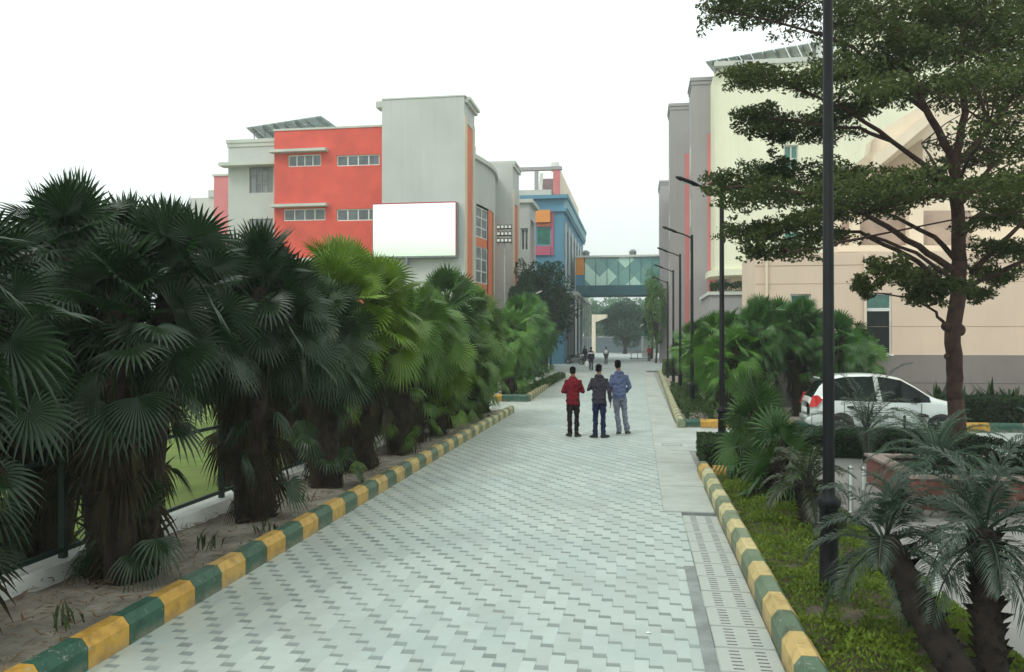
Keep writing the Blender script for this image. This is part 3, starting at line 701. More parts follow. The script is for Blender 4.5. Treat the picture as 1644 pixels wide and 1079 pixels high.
# bright green ground cover (nobody could count it)
def groundcover():
    m = MB(); g = ng; N = 72000
    x = g.uniform(1.2, 2.62, N); y = 3.2 + (g.random(N) ** 1.25) * 10.0
    hgt = np.array([max(0, .07 + .16 * noise.noise(Vector((a * 2.3, b_ * 2.3, 0))) + .10 * noise.noise(Vector((a * 6, b_ * 6, 1)))) for a, b_ in zip(x, y)])
    edge = np.clip((2.62 - x) / .25, 0, 1) * np.clip((x - 1.18) / .12, .25, 1)
    lampd = np.clip(np.hypot(x - 1.62, y - 6.9) / .35, .15, 1)
    z = .10 + hgt * edge * lampd * g.uniform(.45, 1.1, N)
    p = np.stack([x, y, z], 1); a = g.normal(size=(N, 3)); a[:, 2] = np.abs(a[:, 2]) + .5; a /= np.linalg.norm(a, axis=1)[:, None]
    b_ = np.cross(a, g.normal(size=(N, 3))); b_ /= np.linalg.norm(b_, axis=1)[:, None]; s = g.uniform(.010, .028, (N, 1))
    W = np.stack([p - a * s, p + b_ * s * .35, p + a * s, p - b_ * s * .35], 1).reshape(-1, 3)
    m.v = [tuple(t) for t in W.tolist()]; m.f = [(4 * i, 4 * i + 1, 4 * i + 2, 4 * i + 3) for i in range(N)]
    o = m.build('ground_cover', GRASS); o.color = (1, 1, 1, 1); tag(o, 'soft bright green ground cover filling the near right bed', 'ground cover', kind='stuff')
groundcover()
def litter():
    m = MB()
    for k in range(3800):
        x = rnd.uniform(-5.25, -3.98); y = 2 + rnd.random() ** 1.4 * 23; z = .15 + rnd.uniform(-.03, .03); a = rnd.uniform(0, 6.28); l = rnd.uniform(.015, .09); w = rnd.uniform(.003, .012)
        d = Vector((math.cos(a), math.sin(a), rnd.uniform(-.25, .3))); s = Vector((-d.y, d.x, rnd.uniform(-.3, .3)))
        p = Vector((x, y, z)); m.add([p - d * l, p + s * w, p + d * l, p - s * w], [(0, 1, 2, 3)])
    o = m.build('leaf_litter', DEADF); o.color = (4, 3, 3, 1); tag(o, 'dry frond litter scattered over the soil under the left palms', 'leaf litter', kind='stuff')
litter()
for k in range(7):
    spiky('seedling', (-4.1 - rnd.random() * .5, [5.6, 7.9, 8.6, 10.4, 13.5, 17, 21][k], .1), 14, rnd.uniform(.18, .32), 'small weed growing in the dry soil behind the left kerb', (1.3, 1.1, .8), .012, 'weeds in the left bed')

# ------------------------------------------------------------------ railing on white plinth, left
rl = empty('railing', (-5.37, 12, 0), 0, 'dark green metal railing behind the left palms, beside the lawn', 'railing')
m = MB()
for z in (.30, 1.15): m.box(-5.39, -5.35, 0, 45, z, z + .04)
m.build('rail', DGREENP, rl)
for k in range(30):
    y = 1.0 + k * 1.47; box('post', DGREENP, rl, -5.40, -5.34, y, y + .06, .2, 1.24)
o = box('low_wall', WHITE, None, -5.50, -5.24, -1, 45.5, -.05, .24); tag(o, 'low white plinth wall carrying the railing beside the lawn', 'wall')

# ------------------------------------------------------------------ planter, posts, bollards
pl = empty('granite_planter', (6.2, 11.6, 0), 0, 'red granite planter box around the large tree', 'planter')
m = MB(); x0, x1, y0, y1 = 3.66, 9.5, 11.7, 13.9
for (a0, a1, b0, b1) in ((x0, x0 + .12, y0, y1), (x1 - .12, x1, y0, y1), (x0 + .12, x1 - .12, y0, y0 + .12), (x0 + .12, x1 - .12, y1 - .12, y1)): m.box(a0, a1, b0, b1, -.02, .41)
m.build('wall', GRANITE, pl)
m = MB()
for (a0, a1, b0, b1) in ((x0 - .03, x0 + .2, y0 - .03, y1 + .03), (x1 - .2, x1 + .03, y0 - .03, y1 + .03), (x0 + .2, x1 - .2, y0 - .03, y0 + .2), (x0 + .2, x1 - .2, y1 - .2, y1 + .03)): m.box(a0, a1, b0, b1, .412, .45)
m.build('coping', M('granite_coping', (.30, .235, .205), .6, .2, 20), pl)
m = MB(); m.box(x0 + .12, x1 - .12, y0 + .12, y1 - .12, .2, .38); m.build('soil', M('planter_soil', (.035, .026, .018), .95, .3, 4, .8, 30), pl)
shrub_mass('dark_shrubs', 4.3, 9.3, 12.0, 13.7, .36, .70, 12000, .035, HEDGE, 'low dark shrubs filling the granite planter around the tree trunk', 'shrub', (.32, .42, .35), core=False, jag=.25)
for k in range(10):
    spiky('strap_plant', (4.4 + rnd.random() * 4.6, 11.7 + rnd.random() * 1.8, .38), 16, rnd.uniform(.3, .5), 'small strap leaved plant in the granite planter', (.5, .6, .5), .014, 'strap leaved plants in the granite planter')
def post(loc, h, r, mat, label, group, name='bollard', dome=True):
    root = empty(name, loc, 0, label, 'bollard', group); m = MB()
    m.lathe([(r * 1.9, 0), (r * 1.9, .012), (r, .02), (r, h - r)], loc, 12); m.build('shaft', mat, root, True)
    m = MB(); m.ball(Vector(loc) + Vector((0, 0, h - r)), r * 1.12, r * 1.12, r * 1.3); m.build('cap', mat, root, True)
    return root
for (px, py, h, lb) in ((1365, 822, .62, 'stainless steel bollard right of the black lamp post'), (1386, 818, .58, 'second steel bollard, just right of the other'),
                        (1309, 808, .78, 'steel chain post left of the black lamp post'), (1503, 992, .68, 'slim steel post standing behind the leaning date palm')):
    g_ = G(px, py); post((g_.x, g_.y, 0), h, .032 if py != 992 else .034, STAIN, lb, 'steel posts along the right bed')
cp = []
for (px, lb) in ((1394, 'thin green chain post in front of the long hedge, behind the young palm'), (1452, 'thin green chain post in front of the long hedge, right of the young palm'), (1506, 'thin green chain post in front of the long hedge, nearest the tree trunk')):
    g_ = FY(px, 735, 16.3); post((g_.x, 16.3, 0), .86, .024, DGREENP, lb, 'chain posts along the long hedge', 'chain_post'); cp.append(g_.x)
for i in range(2):
    m = MB(); m.tube([(cp[i] + (cp[i + 1] - cp[i]) * t / 12, 16.3, .78 - .10 * math.sin(math.pi * t / 12)) for t in range(13)], .006, 5)
    tag(m.build('chain', STEELG), 'thin drooping chain between two posts over the long hedge, %s' % ('left span' if i == 0 else 'right span'), 'chain')
g_ = FY(1481, 690, 18.35); bl = empty('bollard_light', (g_.x, 18.35, 0), 0, 'short garden bollard light with a pale lantern top behind the hedge', 'lamp')
m = MB(); m.lathe([(.10, 0), (.10, .38)], (g_.x, 18.35, 0)); m.build('base', BLACKP, bl)
m = MB(); m.lathe([(.10, .385), (.10, .66)], (g_.x, 18.35, 0)); m.build('diffuser', M('frosted_diffuser', (.5, .5, .48), .5), bl)
m = MB(); m.lathe([(.12, .665), (.12, .69), (.05, .72)], (g_.x, 18.35, 0)); m.build('cap', BLACKP, bl)
g_ = P(1524, 712, 15.6); m = MB(); m.bbox(g_.x - .12, g_.x + .12, 16.1, 16.3, .0, .36, .015); tag(m.build('junction_box', WHITE), 'small white box beside the tree trunk at the hedge end', 'box')

# ------------------------------------------------------------------ street lamps
def street_lamp(loc, h, arm, label, group, name='street_lamp', thick=.045, side=-1, sticker=False):
    loc = Vector(loc); root = empty(name, loc, 0, label, 'street lamp', group)
    m = MB(); m.lathe([(.15, 0), (.15, .03), (.078, .05), (.078, .85), (.088, .86), (.10, .89), (.10, .92), (.085, .94), (thick * 1.3, .97), (thick * 1.25, 1.05), (thick, h)], loc, 16); m.build('pole', BLACKP, root, True)
    a = loc + Vector((0, 0, h - .1)); e = a + Vector((side * arm, 0, arm * .42))
    m = MB(); m.tube([a, a.lerp(e, .5) + Vector((0, 0, .02)), e], .022, 8); m.build('arm', BLACKP, root, True)
    d = (e - a).normalized(); m = MB(); n_ = e + d * .42
    m.tube([e - d * .05, e + d * .08, e + d * .34, n_], [.03, .045, .04, .02], 10, ell=[1.4, 2.2, 2.2, 1.2]); m.build('lamp_head', STEELG if side > 0 else BLACKP, root, True)
    m = MB(); up = Vector((-d.z * side, 0, abs(d.x))); q = e + d * .2 - Vector((0, 0, .045)); m.tube([q - d * .11, q + d * .11], [.012, .012], 8, ell=[4, 4]); m.build('lens', WHITE, root)
    if sticker:
        zc = loc.z + H - (612 - HZ) / F * 7.12
        m = MB(); m.lathe([(thick * 1.02 + .004, zc - .075), (thick * 1.02 + .004, zc + .075)], (loc.x, loc.y, 0), 24)
        st = m.build('sticker', M('sticker_paper', (.42, .40, .30), .7, .2, 10), root, True)
        m = MB()
        for zz, w_ in ((.045, .5), (.025, .5), (-.03, .42)): m.lathe([(thick * 1.02 + .006, zc + zz), (thick * 1.02 + .006, zc + zz + .008)], (loc.x, loc.y, 0), 24)
        m.build('sticker_lines', M('sticker_ink', (.10, .10, .07), .7), st, True)
    return root
SLG = 'lamp posts along the right of the path'
g_ = G(1330, 975); street_lamp((g_.x, g_.y, .0), 5.6, 1.0, 'nearest tall black lamp post with a sticker, rising past the top of the photo', SLG, thick=.040, sticker=True)
for (px, D, h, lb) in ((1159, 15.9, 5.25, 'black lamp post beside the small box hedge, its arm reaching out of the tree leaves'), (1111, 24.8, 5.5, 'third black lamp post, in the farther right palm bed'),
                       (1092, 31.8, 5.65, 'fourth black lamp post along the right bed'), (1081, 38.5, 5.6, 'fifth black lamp post along the right bed'), (1072, 46, 5.6, 'sixth and farthest black lamp post on the right')):
    p = P(px, HZ, D); street_lamp((p.x, p.y, 0), h, .50, lb, SLG, thick=.042)
for (px, D, lb) in ((848, 55, 'nearest of the lamps showing a highlight-white head before the dark tree'), (884, 67, 'second lamp with a highlight-white head by the dark tree'), (905, 78, 'third lamp with a highlight-white head, left of the skybridge'), (922, 90, 'farthest small lamp beyond the skybridge on the left')):
    p = P(px, HZ, D); o = street_lamp((p.x, p.y, 0), 5.3, .55, lb, 'lamps along the left of the path', side=1)
    for c in kids(o):
        if c.name.startswith('lamp_head'): c.data.materials[0] = WHITE  # white head: the highlight on its top painted as colour
# floodlight mast
p = P(810, HZ, 50.5); fl = empty('floodlight_mast', (p.x, p.y, 0), 0, 'slim mast carrying rows of floodlights in front of the grey block', 'floodlight')
m = MB(); m.tube([p * 1, (p.x, p.y, 8.2)], [.09, .05], 10); m.v = [(x, y, max(0, z) if i >= 10 or True else z) for i, (x, y, z) in enumerate(m.v)]
m = MB(); m.tube([(p.x, p.y, 0), (p.x, p.y, 8.6)], [.09, .05], 10); m.build('pole', STEELG, fl, True)
m = MB()
for r_ in range(3): m.box(p.x - .42, p.x + .42, p.y - .02, p.y + .02, 8.33 + r_ * .42, 8.37 + r_ * .42)
for xx in (-.42, .40): m.box(p.x + xx, p.x + xx + .03, p.y - .02, p.y + .02, 8.2, 9.5)
m.build('frame', BLACKP, fl)
for r_ in range(3):
    for c in range(4):
        x = p.x - .36 + c * .24; z = 8.42 + r_ * .42
        m = MB(); m.bbox(x - .11, x + .11, p.y - .16, p.y - .03, z - .10, z + .17, .02); h_ = m.build('floodlight', BLACKP, fl)
        m = MB(); m.bbox(x - .085, x + .085, p.y - .175, p.y - .155, z - .04, z + .13, .01); m.build('glass', WHITE, h_)  # white face: the bright reflection in the glass put into its colour

# ------------------------------------------------------------------ buildings
def window(parent, a, b, z0, z1, nx=1, ny=1, inset=.1, fm=WHITE, gm=GLASS, bw=.05):
    a = Vector(a).to_2d(); b = Vector(b).to_2d(); L = (b - a).length; d = (b - a) / L; n = Vector((d.y, -d.x))
    def bar(m, u0, u1, v0, v1, k0, k1):
        q = [a + d * u0 - n * k1, a + d * u1 - n * k1, a + d * u1 - n * k0, a + d * u0 - n * k0]
        m.prism([(t.x, t.y) for t in q], v0, v1)
    m = MB()
    bar(m, 0, L, z0, z0 + bw, inset - .05, inset); bar(m, 0, L, z1 - bw, z1, inset - .05, inset)
    for i in range(nx + 1):
        u = (L - bw) * i / nx; bar(m, u, u + bw, z0 + bw, z1 - bw, inset - .048, inset)
    for j in range(1, ny):
        v = z0 + (z1 - z0) * j / ny
        for i in range(nx):
            u = (L - bw) * i / nx; bar(m, u + bw, u + (L - bw) / nx, v - bw / 2, v + bw / 2, inset - .046, inset)
    f = m.build('window', fm, parent)
    m = MB(); p = a - n * (inset - .012); q = b - n * (inset - .012)
    m.quad((p.x, p.y, z0), (q.x, q.y, z0), (q.x, q.y, z1), (p.x, p.y, z1)); m.build('pane', gm, f)
    return f
def shell(m, x0, x1, y0, y1, z0, z1, front=(), right=(), leftw=(), depth=.14):
    """box of walls; front faces -Y, right faces +X, left faces -X; holes in absolute x / y, z"""
    m.wall((x0, y0), (x1, y0), z0, z1, [(h[0] - x0, h[1] - x0, h[2], h[3]) for h in front], depth)
    m.wall((x1, y0), (x1, y1), z0, z1, [(h[0] - y0, h[1] - y0, h[2], h[3]) for h in right], depth)
    m.wall((x1, y1), (x0, y1), z0, z1)
    m.wall((x0, y1), (x0, y0), z0, z1, [(y1 - h[1], y1 - h[0], h[2], h[3]) for h in leftw], depth)
    m.quad((x0, y0, z1), (x1, y0, z1), (x1, y1, z1), (x0, y1, z1))

# --- grey and red block with tower
A = empty('campus_building', (-18, 50, 0), 0, 'grey and red building with a tall plain tower and orange side fins', 'building')
YR, YT, YG = 48.6, 47.5, 49.8
def hp(px0, px1, py0, py1, Y):
    a = FY(px0, py1, Y); b = FY(px1, py0, Y); return (a.x, b.x, a.z, b.z)
redx0 = FY(440, 300, YR).x; redx1 = FY(616, 300, YR).x; ztop = FY(520, 207, YR).z
hol = [hp(462, 515, 247, 268, YR), hp(540, 609, 247, 267, YR), hp(455, 522, 334, 355, YR), hp(540, 609, 334, 355, YR), hp(462, 515, 420, 442, YR), hp(540, 609, 420, 442, YR)]
m = MB(); shell(m, redx0, redx1, YR, 60, -.05, ztop, hol); m.build('red_wall', REDW, A)
m = MB(); m.box(redx0 - .05, redx1, YR - .05, YR + .3, ztop, ztop + .12); m.build('parapet_coping', TRIM, A)
m = MB(); m.box(redx0 + .05, redx1 - .02, YR + .31, 59.9, ztop + .002, ztop + .03); m.build('roof', CONC, A)
for i, h_ in enumerate(hol): window(A, (h_[0], YR), (h_[1], YR), h_[2], h_[3], 4 if i % 2 else 4, 1, .13, WHITE, GLASS, .07)
for (px0, px1, py) in ((431, 522, 242), (433, 523, 330), (433, 523, 417)):
    a = FY(px0, py, YR - .5); b = FY(px1, py, YR - .5); m = MB(); m.box(a.x, b.x, YR - .5, YR - .002, a.z - .08, a.z + .09); m.build('sunshade', TRIM, A)
# left grey wing
gx0 = FY(366, 300, YG).x; gx1 = redx0; gz = FY(400, 229, YG).z
gh = hp(400, 438, 262, 310, YG); gh = (gh[0], min(gh[1], gx1 - .05), gh[2], gh[3]); gh2 = (gh[0], gh[1], gh[2] - 3.6, gh[3] - 3.6)
m = MB(); shell(m, gx0, gx1, YG, 60, -.05, gz, [gh, gh2]); m.build('grey_wing', GREY, A)
for h_ in (gh, gh2): window(A, (h_[0], YG), (h_[1], YG), h_[2], h_[3], 4, 3, .13, STEELG, GLASSG, .05)
m = MB(); m.box(gx0 - .12, gx1, YG - .12, YG + .4, gz, gz + .22); m.box(gx0 - .06, gx1, YG - .06, YG + .3, gz - .25, gz); m.build('cornice', TRIM, A)
a = FY(351, 264, YG - .7); m = MB(); m.box(a.x, gx1, YG - .8, YG - .002, a.z - .1, a.z + .12); m.build('sunshade', TRIM, A)
# tower
tx0 = FY(613, 200, YT).x; tx1 = FY(745, 200, YT).x; tz = FY(680, 157, YT).z; ty1 = 50.6
oz = FX(752, 200, tx1).z
m = MB(); shell(m, tx0, tx1, YT, ty1, -.05, tz, [], [(YT + .75, ty1 - .55, -.05, oz)], depth=.5); m.build('tower', GREY, A)
m = MB(); m.box(tx1 - .50, tx1 - .05, YT + .75, ty1 - .55, 0, oz); m.build('orange_recess', ORNG, A)
m = MB()
for (y0_, y1_) in ((YT + .004, YT + .72), (ty1 - .52, ty1 - .004)): m.box(tx1 + .002, tx1 + .05, y0_, y1_, 0, oz + .3)
m.build('edge_band', BAND, A)
m = MB(); m.box(tx1 - .1, tx1 + .18, YT + .15, ty1 + .15, tz - .32, tz - .12); m.box(tx1 - .1, tx1 + .32, YT + .3, ty1 + .2, tz - .12, tz + .06); m.box(tx0 - .01, tx1 + .1, YT - .04, ty1, tz + .001, tz + .08)
m.build('cornice', TRIM, A)
a = FY(603, 165, YT + .3); m = MB(); m.box(a.x, tx0 - .003, YT + .3, YT + 1.2, a.z - .28, a.z + .1); m.build('roof_ledge', TRIM, A)
# curved bay behind the tower
def arc_pt(t):
    x = tx1 - .25 + .55 * math.sin(math.pi * t * .9); y = ty1 + (58.4 - ty1) * t; return Vector((x, y))
dz0 = 13.9
def arc_panel(m, t0, t1, z0, z1, off=0, n=6):
    for i in range(n):
        p0 = arc_pt(t0 + (t1 - t0) * i / n); p1 = arc_pt(t0 + (t1 - t0) * (i + 1) / n); x = Vector((off, 0))
        m.quad((p0.x + off, p0.y, z0), (p1.x + off, p1.y, z0), (p1.x + off, p1.y, z1), (p0.x + off, p0.y, z1))
m = MB(); arc_panel(m, 0, 1, 11.1, dz0, .06, 16); arc_panel(m, 0, .10, 0, 11.1, .055, 3)
q0 = arc_pt(0); q1 = arc_pt(1); m.quad((q0.x - 6, q0.y, dz0), (q0.x, q0.y, dz0), (q1.x, q1.y, dz0), (q1.x - 6, q1.y, dz0))
m.box(q0.x - 6, q0.x - .9, q0.y, q1.y, 0, dz0 - .01); m.build('curved_bay', GREY, A)
m = MB()
for i in range(16):
    p0 = arc_pt(i / 16); p1 = arc_pt((i + 1) / 16)
    m.prism([(p0.x - .3, p0.y), (p0.x + .25, p0.y), (p1.x + .25, p1.y), (p1.x - .3, p1.y)], dz0 + .002, dz0 + .28)
m.build('curved_cornice', TRIM, A)
m = MB()
for z0_, z1_ in ((8.4, 9.9 - .9), (4.6, 6.0), (0.0, 2.2)): arc_panel(m, .10, .42, z0_, z1_, -.04)
arc_panel(m, .42, .62, 0, 11.1, .02); m.build('orange_spandrel', ORNG, A)
m = MB(); arc_panel(m, .05, 1, 0, 11.1, -.32, 12); m.build('recess_wall', GREYR, A)
m = MB(); arc_panel(m, .62, .76, 0, 11.1, .07); m.build('pale_pier', BAND, A)
m = MB(); arc_panel(m, .76, 1, 0, 11.1, -.05); m.build('pink_recess', ORNG, A)
for z0_, z1_ in ((9.0, 11.0), (6.0, 8.4), (2.2, 4.6)):
    p0 = arc_pt(.12); p1 = arc_pt(.42); window(A, (p0.x + .10, p0.y), (p1.x + .10, p1.y), z0_, z1_, 2, 3, .2, WHITE, GLASSG, .07)
m = MB(); m.box(tx1 - .4, tx1 - .1, 51, 51.5, dz0 + .3, dz0 + .9); m.build('roof_vent', STEELG, A)
# second pier block
bz = FY(812, 262, 58.4).z; bx0 = FY(797, 300, 58.4).x; bx1 = FY(823, 300, 58.4).x
m = MB(); shell(m, bx0 - 3, bx1, 58.4, 61.6, -.05, bz, [], [(59.1, 61.0, -.05, bz - 2.8)], depth=.4); m.build('pier_block', GREY, A)
m = MB(); m.box(bx1 - .44, bx1 - .05, 59.1, 61.0, 0, bz - 2.8); m.build('orange_recess', ORNG, A)
m = MB(); m.box(bx1 + .002, bx1 + .05, 58.41, 59.08, 0, bz - 1.9); m.box(bx1 + .002, bx1 + .05, 61.02, 61.59, 0, bz - 1.9); m.build('edge_band', BAND, A)
m = MB(); m.box(bx0 - 3, bx1 + .2, 58.5, 61.8, bz + .002, bz + .2); m.box(bx1 + .003, bx1 + .14, 58.5, 61.7, bz - .25, bz); m.build('cornice', TRIM, A)
# small grey block behind
B3 = empty('annex_building', (-11, 67, 0), 0, 'small grey annex with pale cornice between the pier block and the blue building', 'building')
cx0 = FY(826, 300, 66).x; cx1 = FY(850, 300, 66).x; cz = FY(840, 326, 66).z
wz = hp(836, 848, 366, 402, 66)
m = MB(); shell(m, cx0 - 3, cx1, 66, 70, -.05, cz, [wz], [(66.8, 69.4, -.05, cz - 1.2)], depth=.4); m.build('wall', GREY, B3)
m = MB(); m.box(cx1 - .45, cx1 - .36, 66.8, 69.4, 0, cz - 1.2); m.build('pink_recess', PINK, B3)
m = MB(); m.box(cx0 - 3, cx1 + .3, 65.75, 70.2, cz + .002, cz + .3); m.build('cornice', TRIM, B3)
window(B3, (wz[0], 66), (wz[1], 66), wz[2], wz[3], 2, 1, .3, WHITE, GLASS, .08)
# solar canopies
def canopy(parent_label, A_, B_, C_, D_, roofz, nbeam, label, posts=True):
    root = empty('solar_canopy', (A_ + C_) / 2, 0, label, 'solar panels')
    nrm = (B_ - A_).cross(D_ - A_).normalized()
    if nrm.z < 0: nrm = -nrm
    nx, ny = 10, 3
    for i in range(nx):
        m = MB()
        for j in range(ny):
            def q(u, v): return (A_.lerp(B_, u)).lerp(D_.lerp(C_, u), v)
            u0, u1, v0, v1 = i / nx + .004, (i + 1) / nx - .004, j / ny + .01, (j + 1) / ny - .01
            m.extr([q(u0, v0), q(u1, v0), q(u1, v1), q(u0, v1)], nrm * .05)
        m.build('panel', SOLAR, root)
    for k in range(nbeam):
        u = (k + .5) / nbeam; p = A_.lerp(B_, u); q_ = D_.lerp(C_, u); m = MB()
        m.tube([p - nrm * .1, q_ - nrm * .1], .07, 4); m.build('beam', STEELG, root)
        if posts:
            for t in (.15, .9):
                s = p.lerp(q_, t) - nrm * .15; m = MB(); m.tube([s, (s.x, s.y, roofz)], .04, 5); m.build('support', STEELG, root)
    return root
canopy('', FY(394, 205, 51), FY(515, 186, 51), FY(547, 208, 56), FY(423, 232, 56), ztop - .2, 7, 'tilted solar panels on a steel frame over the left grey and red roof')
# blank screen on the tower
S = empty('billboard', (-13, 46.8, 0), 0, 'large blank white screen mounted low on the grey tower', 'screen')
a = FY(599, 412, 46.9); b = FY(731, 325, 46.9)
m = MB(); m.box(a.x - .06, b.x + .08, 46.95, 47.45, a.z - .1, b.z + .06); m.box(a.x + 2, a.x + 2.1, 46.97, 47.4, a.z - .5, a.z - .1); m.build('frame', STEELG, S)
scr, nt, bs, out = nodes('lit_screen'); bs.inputs['Base Color'].default_value = (.12, .12, .12, 1)
tc = nt.nodes.new('ShaderNodeTexCoord').outputs['Generated']; spx = nt.nodes.new('ShaderNodeSeparateXYZ'); nt.links.new(tc, spx.inputs[0])
cc = mixc(nt, ramp(nt, mth(nt, 'ADD', spx.outputs[2], mth(nt, 'MULTIPLY', noise_n(nt, tc, 1.5, 2), .25)), .1, .75), (.70, .96, .66), (1.1, 1.1, 1.1))
nt.links.new(cc, bs.inputs['Emission Color']); bs.inputs['Emission Strength'].default_value = .9
m = MB(); m.box(a.x, b.x, 46.90, 46.949, a.z, b.z); m.build('screen', scr, S)
m = MB(); m.box(a.x - .02, b.x + .02, 46.9, 46.94, b.z + .002, b.z + .07); m.box(b.x + .004, b.x + .06, 46.9, 46.948, a.z, b.z); m.build('red_trim', M('red_trim', (.4, .03, .05), .6), S)
# pink & white low buildings far left
pk = empty('distant_building', (-30, 62, 0), 0, 'pink wall glimpsed left of the grey wing', 'building')
a = FY(343, 283, 60); b = FY(372, 283, 60); m = MB(); m.box(a.x, b.x, 60, 66, 0, a.z); m.build('wall', PINK, pk)
m = MB(); m.box(a.x - .1, b.x, 59.9, 66, a.z + .002, a.z + .15); m.build('coping', TRIM, pk)
pw = empty('distant_building', (-36, 66, 0), 0, 'low whitish building far left above the palms', 'building')
a = FY(305, 318, 66); b = FY(352, 305, 66); m = MB(); m.box(a.x, b.x, 66, 72, 0, a.z); m.build('wall', TRIM, pw); m = MB(); m.box(FY(335, 310, 66).x, b.x + 1, 65.9, 70, a.z, b.z); m.build('stair_head', GREY, pw)

# --- blue building
B = empty('blue_building', (-12, 85, 0), 0, 'blue building with orange and pink panels and a peach rooftop storey', 'building')
YB = 76.0; bxr = FY(905, 400, YB).x; bxl = FY(800, 400, YB).x; bzt = FY(870, 320, YB).z; ye = 103
h1 = hp(862, 884, 365, 394, YB)
ww = []
for k in range(6):
    y0_ = 79 + k * 4.0; ww.append((y0_, y0_ + 2.2, 8.0, bzt - 2.6))
arc_h = [(79.2, ye - .3, -.05, 6.6)]
m = MB(); shell(m, bxl, bxr, YB, ye, -.05, bzt, [h1], ww + arc_h, depth=.45); m.build('wall', BLUE, B)
m = MB()
for k in range(7):
    y0_ = 81.2 + k * 4.0 - 4 + .04; m.box(bxr + .003, bxr + .06, y0_ + 0, y0_ + 1.7, 7.4, bzt - 2.0)
m.build('pilaster', TRIM, B)
for w_ in ww: window(B, (bxr, w_[0]), (bxr, w_[1]), w_[2], w_[3], 2, 3, .4, TRIM, GLASS, .08)
window(B, (h1[0], YB), (h1[1], YB), h1[2], h1[3], 1, 1, .12, BLUEL, GLASST, .06)
def panel(name, px0, px1, py0, py1, Y, mat, par, t=.12):
    a = FY(px0, py1, Y); b = FY(px1, py0, Y); m = MB(); m.box(a.x, b.x, Y - t, Y - .002, a.z, b.z); return m.build(name, mat, par)
panel('orange_panel', 860, 884, 338, 358, YB, ORNB, B, .5); panel('pink_panel', 860, 884, 395, 410, YB, PINKB, B, .2); panel('pink_strip', 885, 889, 340, 410, YB, PINKB, B, .1)
panel('orange_lintel', 862, 884, 358.5, 364, YB, ORNG, B, .1)
m = MB(); m.box(bxl, bxr + .45, YB - .45, ye, bzt + .002, bzt + .35); m.box(bxl, bxr + .25, YB - .25, ye, bzt - 1.2, bzt - .9); m.build('cornice', BLUE, B)
m = MB(); m.box(bxr + .005, bxr + .35, YB, ye, bzt - .88, bzt - .003); m.build('frieze', BLUEL, B)
m = MB(); m.box(bxl, bxr - 1.2, YB - .1, YB + 3, bzt + .36, bzt + .9); m.build('roof_slab', TRIM, B)
# rooftop
zt2 = FY(893, 272, YB + 1).z; pxl = FY(888, 300, YB + 1).x; pxr = FY(899.5, 300, YB + 1).x
m = MB(); m.box(pxl, pxr, YB + 1, YB + 1.4, bzt + .36, zt2); m.build('pink_pier', PINK, B)
m = MB(); m.wall((pxr + .001, YB + 1), (pxr + .001, ye - 2), bzt + .36, zt2, []); m.box(pxl, pxr - .02, YB + 1.41, ye - 2, bzt + .36, zt2 - .01); m.build('rooftop_storey', PEACHL, B)
m = MB(); m.box(bxl, pxr + .15, YB + .9, YB + 1.5, zt2 + .002, zt2 + .3); m.box(FY(858, 300, YB + 1).x, FY(864, 300, YB + 1).x, YB + 1, YB + 1.3, bzt + .9, zt2); m.build('pergola_frame', GREYR, B)
m = MB(); m.box(FY(868, 300, YB + 5).x, pxl - .01, YB + 5, YB + 5.2, bzt + .9, zt2 - .05); m.build('mauve_wall', M('mauve_wall', (.24, .17, .18), .8), B)
for px in (866, 869):
    a = FY(px, 306, YB + .5); b = FY(px + 2, 278, YB + .5); m = MB(); m.tube([a, b], .10, 6); m.build('white_pipe', WHITE, B)
m = MB(); m.lathe([(.4, 0), (.4, .8), (.1, .95)], (pxr - .6, YB + 2, zt2 + .05)); m.build('water_tank', WHITE, B)
# colonnade pieces of the blue building
for k in range(6):
    y = 79.7 + k * 4.5; m = MB(); m.box(bxr + .80, bxr + .95, y - .10, y + .10, 0, 6.6); m.build('column', WHITE, B)
m = MB(); m.box(bxr + .003, bxr + 1.1, 79, ye, 6.62, 7.0); m.build('arcade_roof', TRIM, B)
m = MB(); m.box(bxr - 1.2, bxr - 1.0, YB + 1, ye - .2, 0, 6.6); m.build('arcade_wall', DARK, B)

# --- skybridge
K = empty('skybridge', (-2.2, 84, 7), 0, 'teal glass skybridge linking the two sides above the path', 'bridge')
YK = 84.0; kx0 = bxr + .52; kx1 = FY(1060, 400, YK).x; kz0 = FY(980, 474, YK).z; kz1 = FY(980, 458, YK).z; kz2 = FY(980, 413, YK).z
m = MB(); m.box(kx0, kx1, YK, YK + 4, kz0, kz1); m.build('deck', M('teal_deck', (.045, .14, .17), .7, .1, .4), K)
gm, nt, bs, out = nodes('diamond_glass')
tc = nt.nodes.new('ShaderNodeTexCoord').outputs['Object']; mp = nt.nodes.new('ShaderNodeMapping'); mp.inputs['Rotation'].default_value = (0, R(45), 0); nt.links.new(tc, mp.inputs[0])
sn = nt.nodes.new('ShaderNodeVectorMath'); sn.operation = 'SNAP'; sn.inputs[1].default_value = (1.25, 50, 1.25); nt.links.new(mp.outputs[0], sn.inputs[0])
wn = nt.nodes.new('ShaderNodeTexWhiteNoise'); nt.links.new(sn.outputs[0], wn.inputs['Vector'])
cc = mixc(nt, wn.outputs['Value'], (.08, .27, .26), (.20, .44, .38))  # per-diamond tones: reflections of trees and sky painted into the glass colour
cc = mixc(nt, mth(nt, 'GREATER_THAN', wn.outputs['Value'], .84), cc, (.50, .78, .66))
nt.links.new(cc, bs.inputs['Base Color']); bs.inputs['Roughness'].default_value = .15; bs.inputs['Specular IOR Level'].default_value = .7
